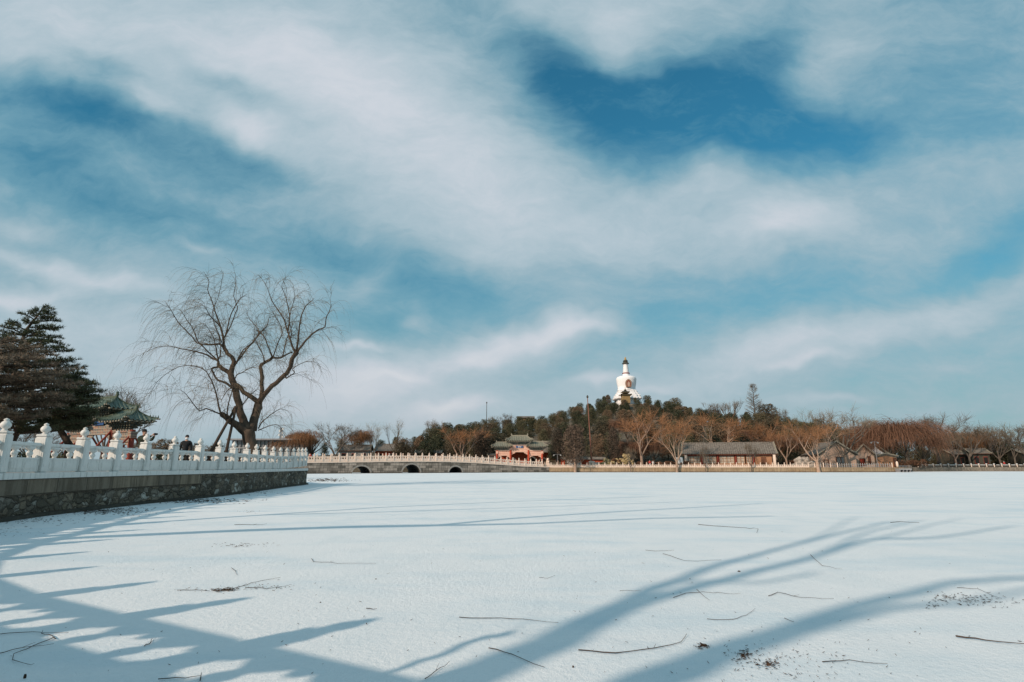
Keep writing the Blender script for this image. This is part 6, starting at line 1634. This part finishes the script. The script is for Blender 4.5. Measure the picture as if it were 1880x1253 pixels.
# ---------------------------------------------------------------- sticks, leaves and grit on the ice
srnd = random.Random(21)
STK = [ # thickness, label, points
 (.007, 'long straight dry stick lying near the bottom centre of the ice', [(843,1136),(900,1137),(960,1138),(1025,1147)]),
 (.006, 'thin stick with a hooked left end lying far left of centre', [(572,1026),(575,1033),(620,1035),(690,1037)]),
 (.006, 'arched twig lying across the middle tree shadow', [(1236,1098),(1260,1090),(1290,1089),(1320,1090),(1360,1092)]),
 (.005, 'short twig crossing the arched twig on the middle shadow', [(1279,1084),(1303,1105)]),
 (.006, 'long bent twig right of the crossing twigs', [(1411,1096),(1428,1090),(1470,1098),(1531,1102)]),
 (.005, 'curved twig with a raised right tip below the crossing twigs', [(1298,1139),(1345,1139),(1370,1132),(1387,1120)]),
 (.008, 'long curved stick ending in an upturned fork near the bottom', [(1062,1197),(1130,1201),(1200,1193),(1250,1182),(1261,1168)]),
 (.012, 'thick dark stick at the lower right edge', [(1755,1172),(1810,1178),(1885,1188)]),
 (.007, 'slanting stick at the bottom below the long straight one', [(897,1192),(940,1203),(1000,1230)]),
 (.005, 'faint thin twig lying beyond the middle shadow', [(1217,1018),(1257,1031),(1325,1030)]),
 (.005, 'thin twig curling at the edge of the forked shadow', [(1488,1020),(1510,1040),(1547,1047)]),
 (.006, 'brown twig among dead leaves at the lower right', [(1510,1217),(1560,1215),(1630,1223)]),
 (.006, 'far wavy twig with a curled right end', [(1282,963),(1310,967),(1370,970),(1392,972),(1389,980)]),
 (.006, 'far short straight twig right of the wavy one', [(1635,959),(1688,961)]),
 (.009, 'short thick twig at the bottom edge left of centre', [(780,1250),(800,1235),(825,1220)]),
 (.010, 'pale stick crossing the dark heap at the lower left corner', [(-10,1205),(40,1192),(98,1187)]),
 (.012, 'dark bent stick in the heap at the lower left corner', [(102,1177),(95,1170),(75,1167),(78,1162)]),
 (.009, 'long straight stick at the top of the lower left heap', [(-10,1168),(60,1163),(125,1166)]),
 (.010, 'looping stick at the lower left corner', [(100,1172),(60,1190),(25,1203),(22,1215),(45,1222),(62,1224)]),
 (.010, 'dark stick at the bottom edge of the railing shadow', [(290,1250),(340,1248),(368,1246)]),
 (.012, 'short stub standing beside the dark stick at the bottom edge', [(367,1253),(369,1242)]),
 (.007, 'small crooked twig in the railing shadow', [(265,1187),(275,1183),(279,1176)]),
 (.007, 'small stick near the shadow of the last railing post', [(672,1118),(692,1121)]),
 (.008, 'dark twig in the middle of the left twig heap', [(388,1086),(420,1086),(445,1078),(470,1070),(515,1063)]),
 (.006, 'straight twig at the right of the left twig heap', [(450,1080),(490,1082),(535,1076)]),
 (.006, 'straight twig at the left of the left twig heap', [(325,1086),(360,1084),(385,1088)]),
 (.005, 'short twig just above the left twig heap', [(425,1043),(432,1050),(436,1058)]),
 (.006, 'twig lying far left of centre near the leaf scatter', [(430,964),(465,965),(490,963)]),
 (.005, 'faint bent twig near the middle of the ice', [(1185,1012),(1238,1012)]),
 (.004, 'short pale twig left of the faint bent twig', [(990,1061),(1005,1063),(1020,1058)]),
 (.004, 'tiny straight twig beyond the arched twig', [(1138,1086),(1178,1086)]),
 (.005, 'short slanting twig above the dead leaves', [(1440,1137),(1458,1145)]),
 (.005, 'twig above the right leaf scatter', [(1757,1081),(1795,1083),(1840,1102)]),
]
def clamp_pt(x, y, z): g = ground(x, y); return Vector((g.x, g.y, z))
for r, lab, pts in STK:
    P = []; 
    for a, b in zip(pts, pts[1:]):
        for k in range(3): P.append(clamp_pt(lerp(a[0], b[0], k/3), lerp(a[1], b[1], k/3)+srnd.uniform(-1.1, 1.1), r*.9+.004))
    P.append(clamp_pt(*pts[-1], r*1.2+.01)); b0 = P[0].copy(); Lp = [p-b0 for p in P]; n = len(Lp)
    rr = r*max(.62, .065*b0.length)*(.6 if r > .0085 and b0.x < 0 else 1)
    mb = MB().tube(Lp, [rr*lerp(1, .30, i/n)*srnd.uniform(.85, 1.1) for i in range(n)], 6)
    k = n//2
    if srnd.random() < .6 and n > 5: mb.tube([Lp[k], Lp[k]+(Lp[k+1]-Lp[k]).normalized()*.07+Vector((srnd.uniform(-.03, .03), srnd.uniform(.02, .05), .02))], [rr*.5, rr*.25], 4)
    o = mb.build('stick', M['stick'], None, b0); tag(o, lab, 'stick')
def litter(label, spots, seed, name='leaf_litter'):
    """spots: (px, py, rx px, ry px, count, size)"""
    rnd = random.Random(seed); mb = MB()
    for px, py, rx, ry, n, s in spots:
        for _ in range(n):
            g = ground(px+rnd.gauss(0, rx*.5), py+rnd.gauss(0, ry*.5)); q = s*rnd.uniform(.4, 1.3); a = rnd.uniform(0, 6.28)
            u = Vector((math.cos(a), math.sin(a), 0)); v = Vector((-u.y, u.x, 0)); t1, t2 = rnd.uniform(.0, .5), rnd.uniform(-.3, .5)
            c = g+Vector((0, 0, .006)); wd = rnd.uniform(.25, .55)
            mb.face([c-u*q*.5, c+v*q*wd*.5+Vector((0, 0, q*t1*.5)), c+u*q*.5+Vector((0, 0, q*max(0, t2)*.5)), c-v*q*wd*.5+Vector((0, 0, q*.1))])
            if rnd.random() < .4: mb.tube([c-u*q*.6, c+u*q*.7+Vector((0, 0, .01))], [.002, .0015], 3)
    o = mb.build(name, M['leaf']); tag(o, label, 'leaves', kind='stuff'); return o
litter('dead leaves and bark crumbs scattered at the lower right', [(1285, 1187, 20, 5, 22, .035), (1365, 1204, 22, 10, 60, .03), (1412, 1222, 20, 8, 40, .032), (1400, 1205, 110, 26, 110, .018), (1520, 1210, 120, 30, 60, .014), (1450, 1240, 120, 14, 30, .02)], 1)
litter('dark leaf fragments scattered near the right edge', [(1760, 1100, 70, 12, 130, .035), (1830, 1110, 60, 10, 50, .03), (1715, 1115, 20, 5, 16, .035)], 2)
litter('small dark crumbs scattered left of centre', [(445, 1002, 55, 4, 60, .05), (455, 940, 30, 3, 20, .05)], 3)
litter('crumbs and needles in the left twig heap', [(410, 1084, 30, 4, 70, .05), (480, 1080, 60, 6, 50, .03), (350, 1084, 40, 4, 20, .03)], 4)
litter('debris washed up along the foot of the embankment', [(170, 938, 80, 8, 700, .10), (60, 955, 90, 10, 160, .07), (230, 938, 60, 8, 200, .08), (360, 920, 90, 5, 500, .13), (450, 905, 60, 4, 140, .12), (600, 882, 40, 3, 260, .30), (20, 978, 60, 10, 60, .05)], 5)
litter('single leaves sprinkled thinly over the whole foreground snow', [(900, 1120, 1300, 120, 90, .022), (1000, 1020, 1300, 70, 50, .035), (400, 1200, 500, 60, 30, .014), (1300, 1190, 600, 70, 60, .014)], 6)
for k, (px, py, w, h_, lab) in enumerate([(1357, 1050, .12, .03, 'dark curled bark piece lying on the middle shadow'), (1292, 1187, .16, .035, 'dark bark piece at the left of the dead leaves'), (1362, 1206, .10, .04, 'clump of crushed leaves in the lower right scatter'), (1410, 1222, .11, .035, 'brown torn leaf clump below the crushed one'), (1052, 1226, .04, .03, 'small upright brown seed pod at the bottom centre'), (673, 1146, .03, .02, 'small dark pebble at the tip of the post shadow'), (588, 1107, .05, .02, 'dark crumb on the snow left of centre'), (690, 1064, .06, .02, 'small hooked bark flake left of centre'), (45, 1246, .05, .06, 'brown dry leaf at the bottom left corner')]):
    rnd = random.Random(k+50); mb = MB()
    for q in range(5): mb.lathe([(w*.10, 0), (w*.13, h_*.25), (w*.05, h_*.5)], (rnd.uniform(-w, w)*.10, rnd.uniform(-w, w)*.08, 0), 5, sy=.4, rot=q)
    g = ground(px, py); o = mb.build('bark_piece', M['leaf'], None, g); tag(o, lab, 'bark')
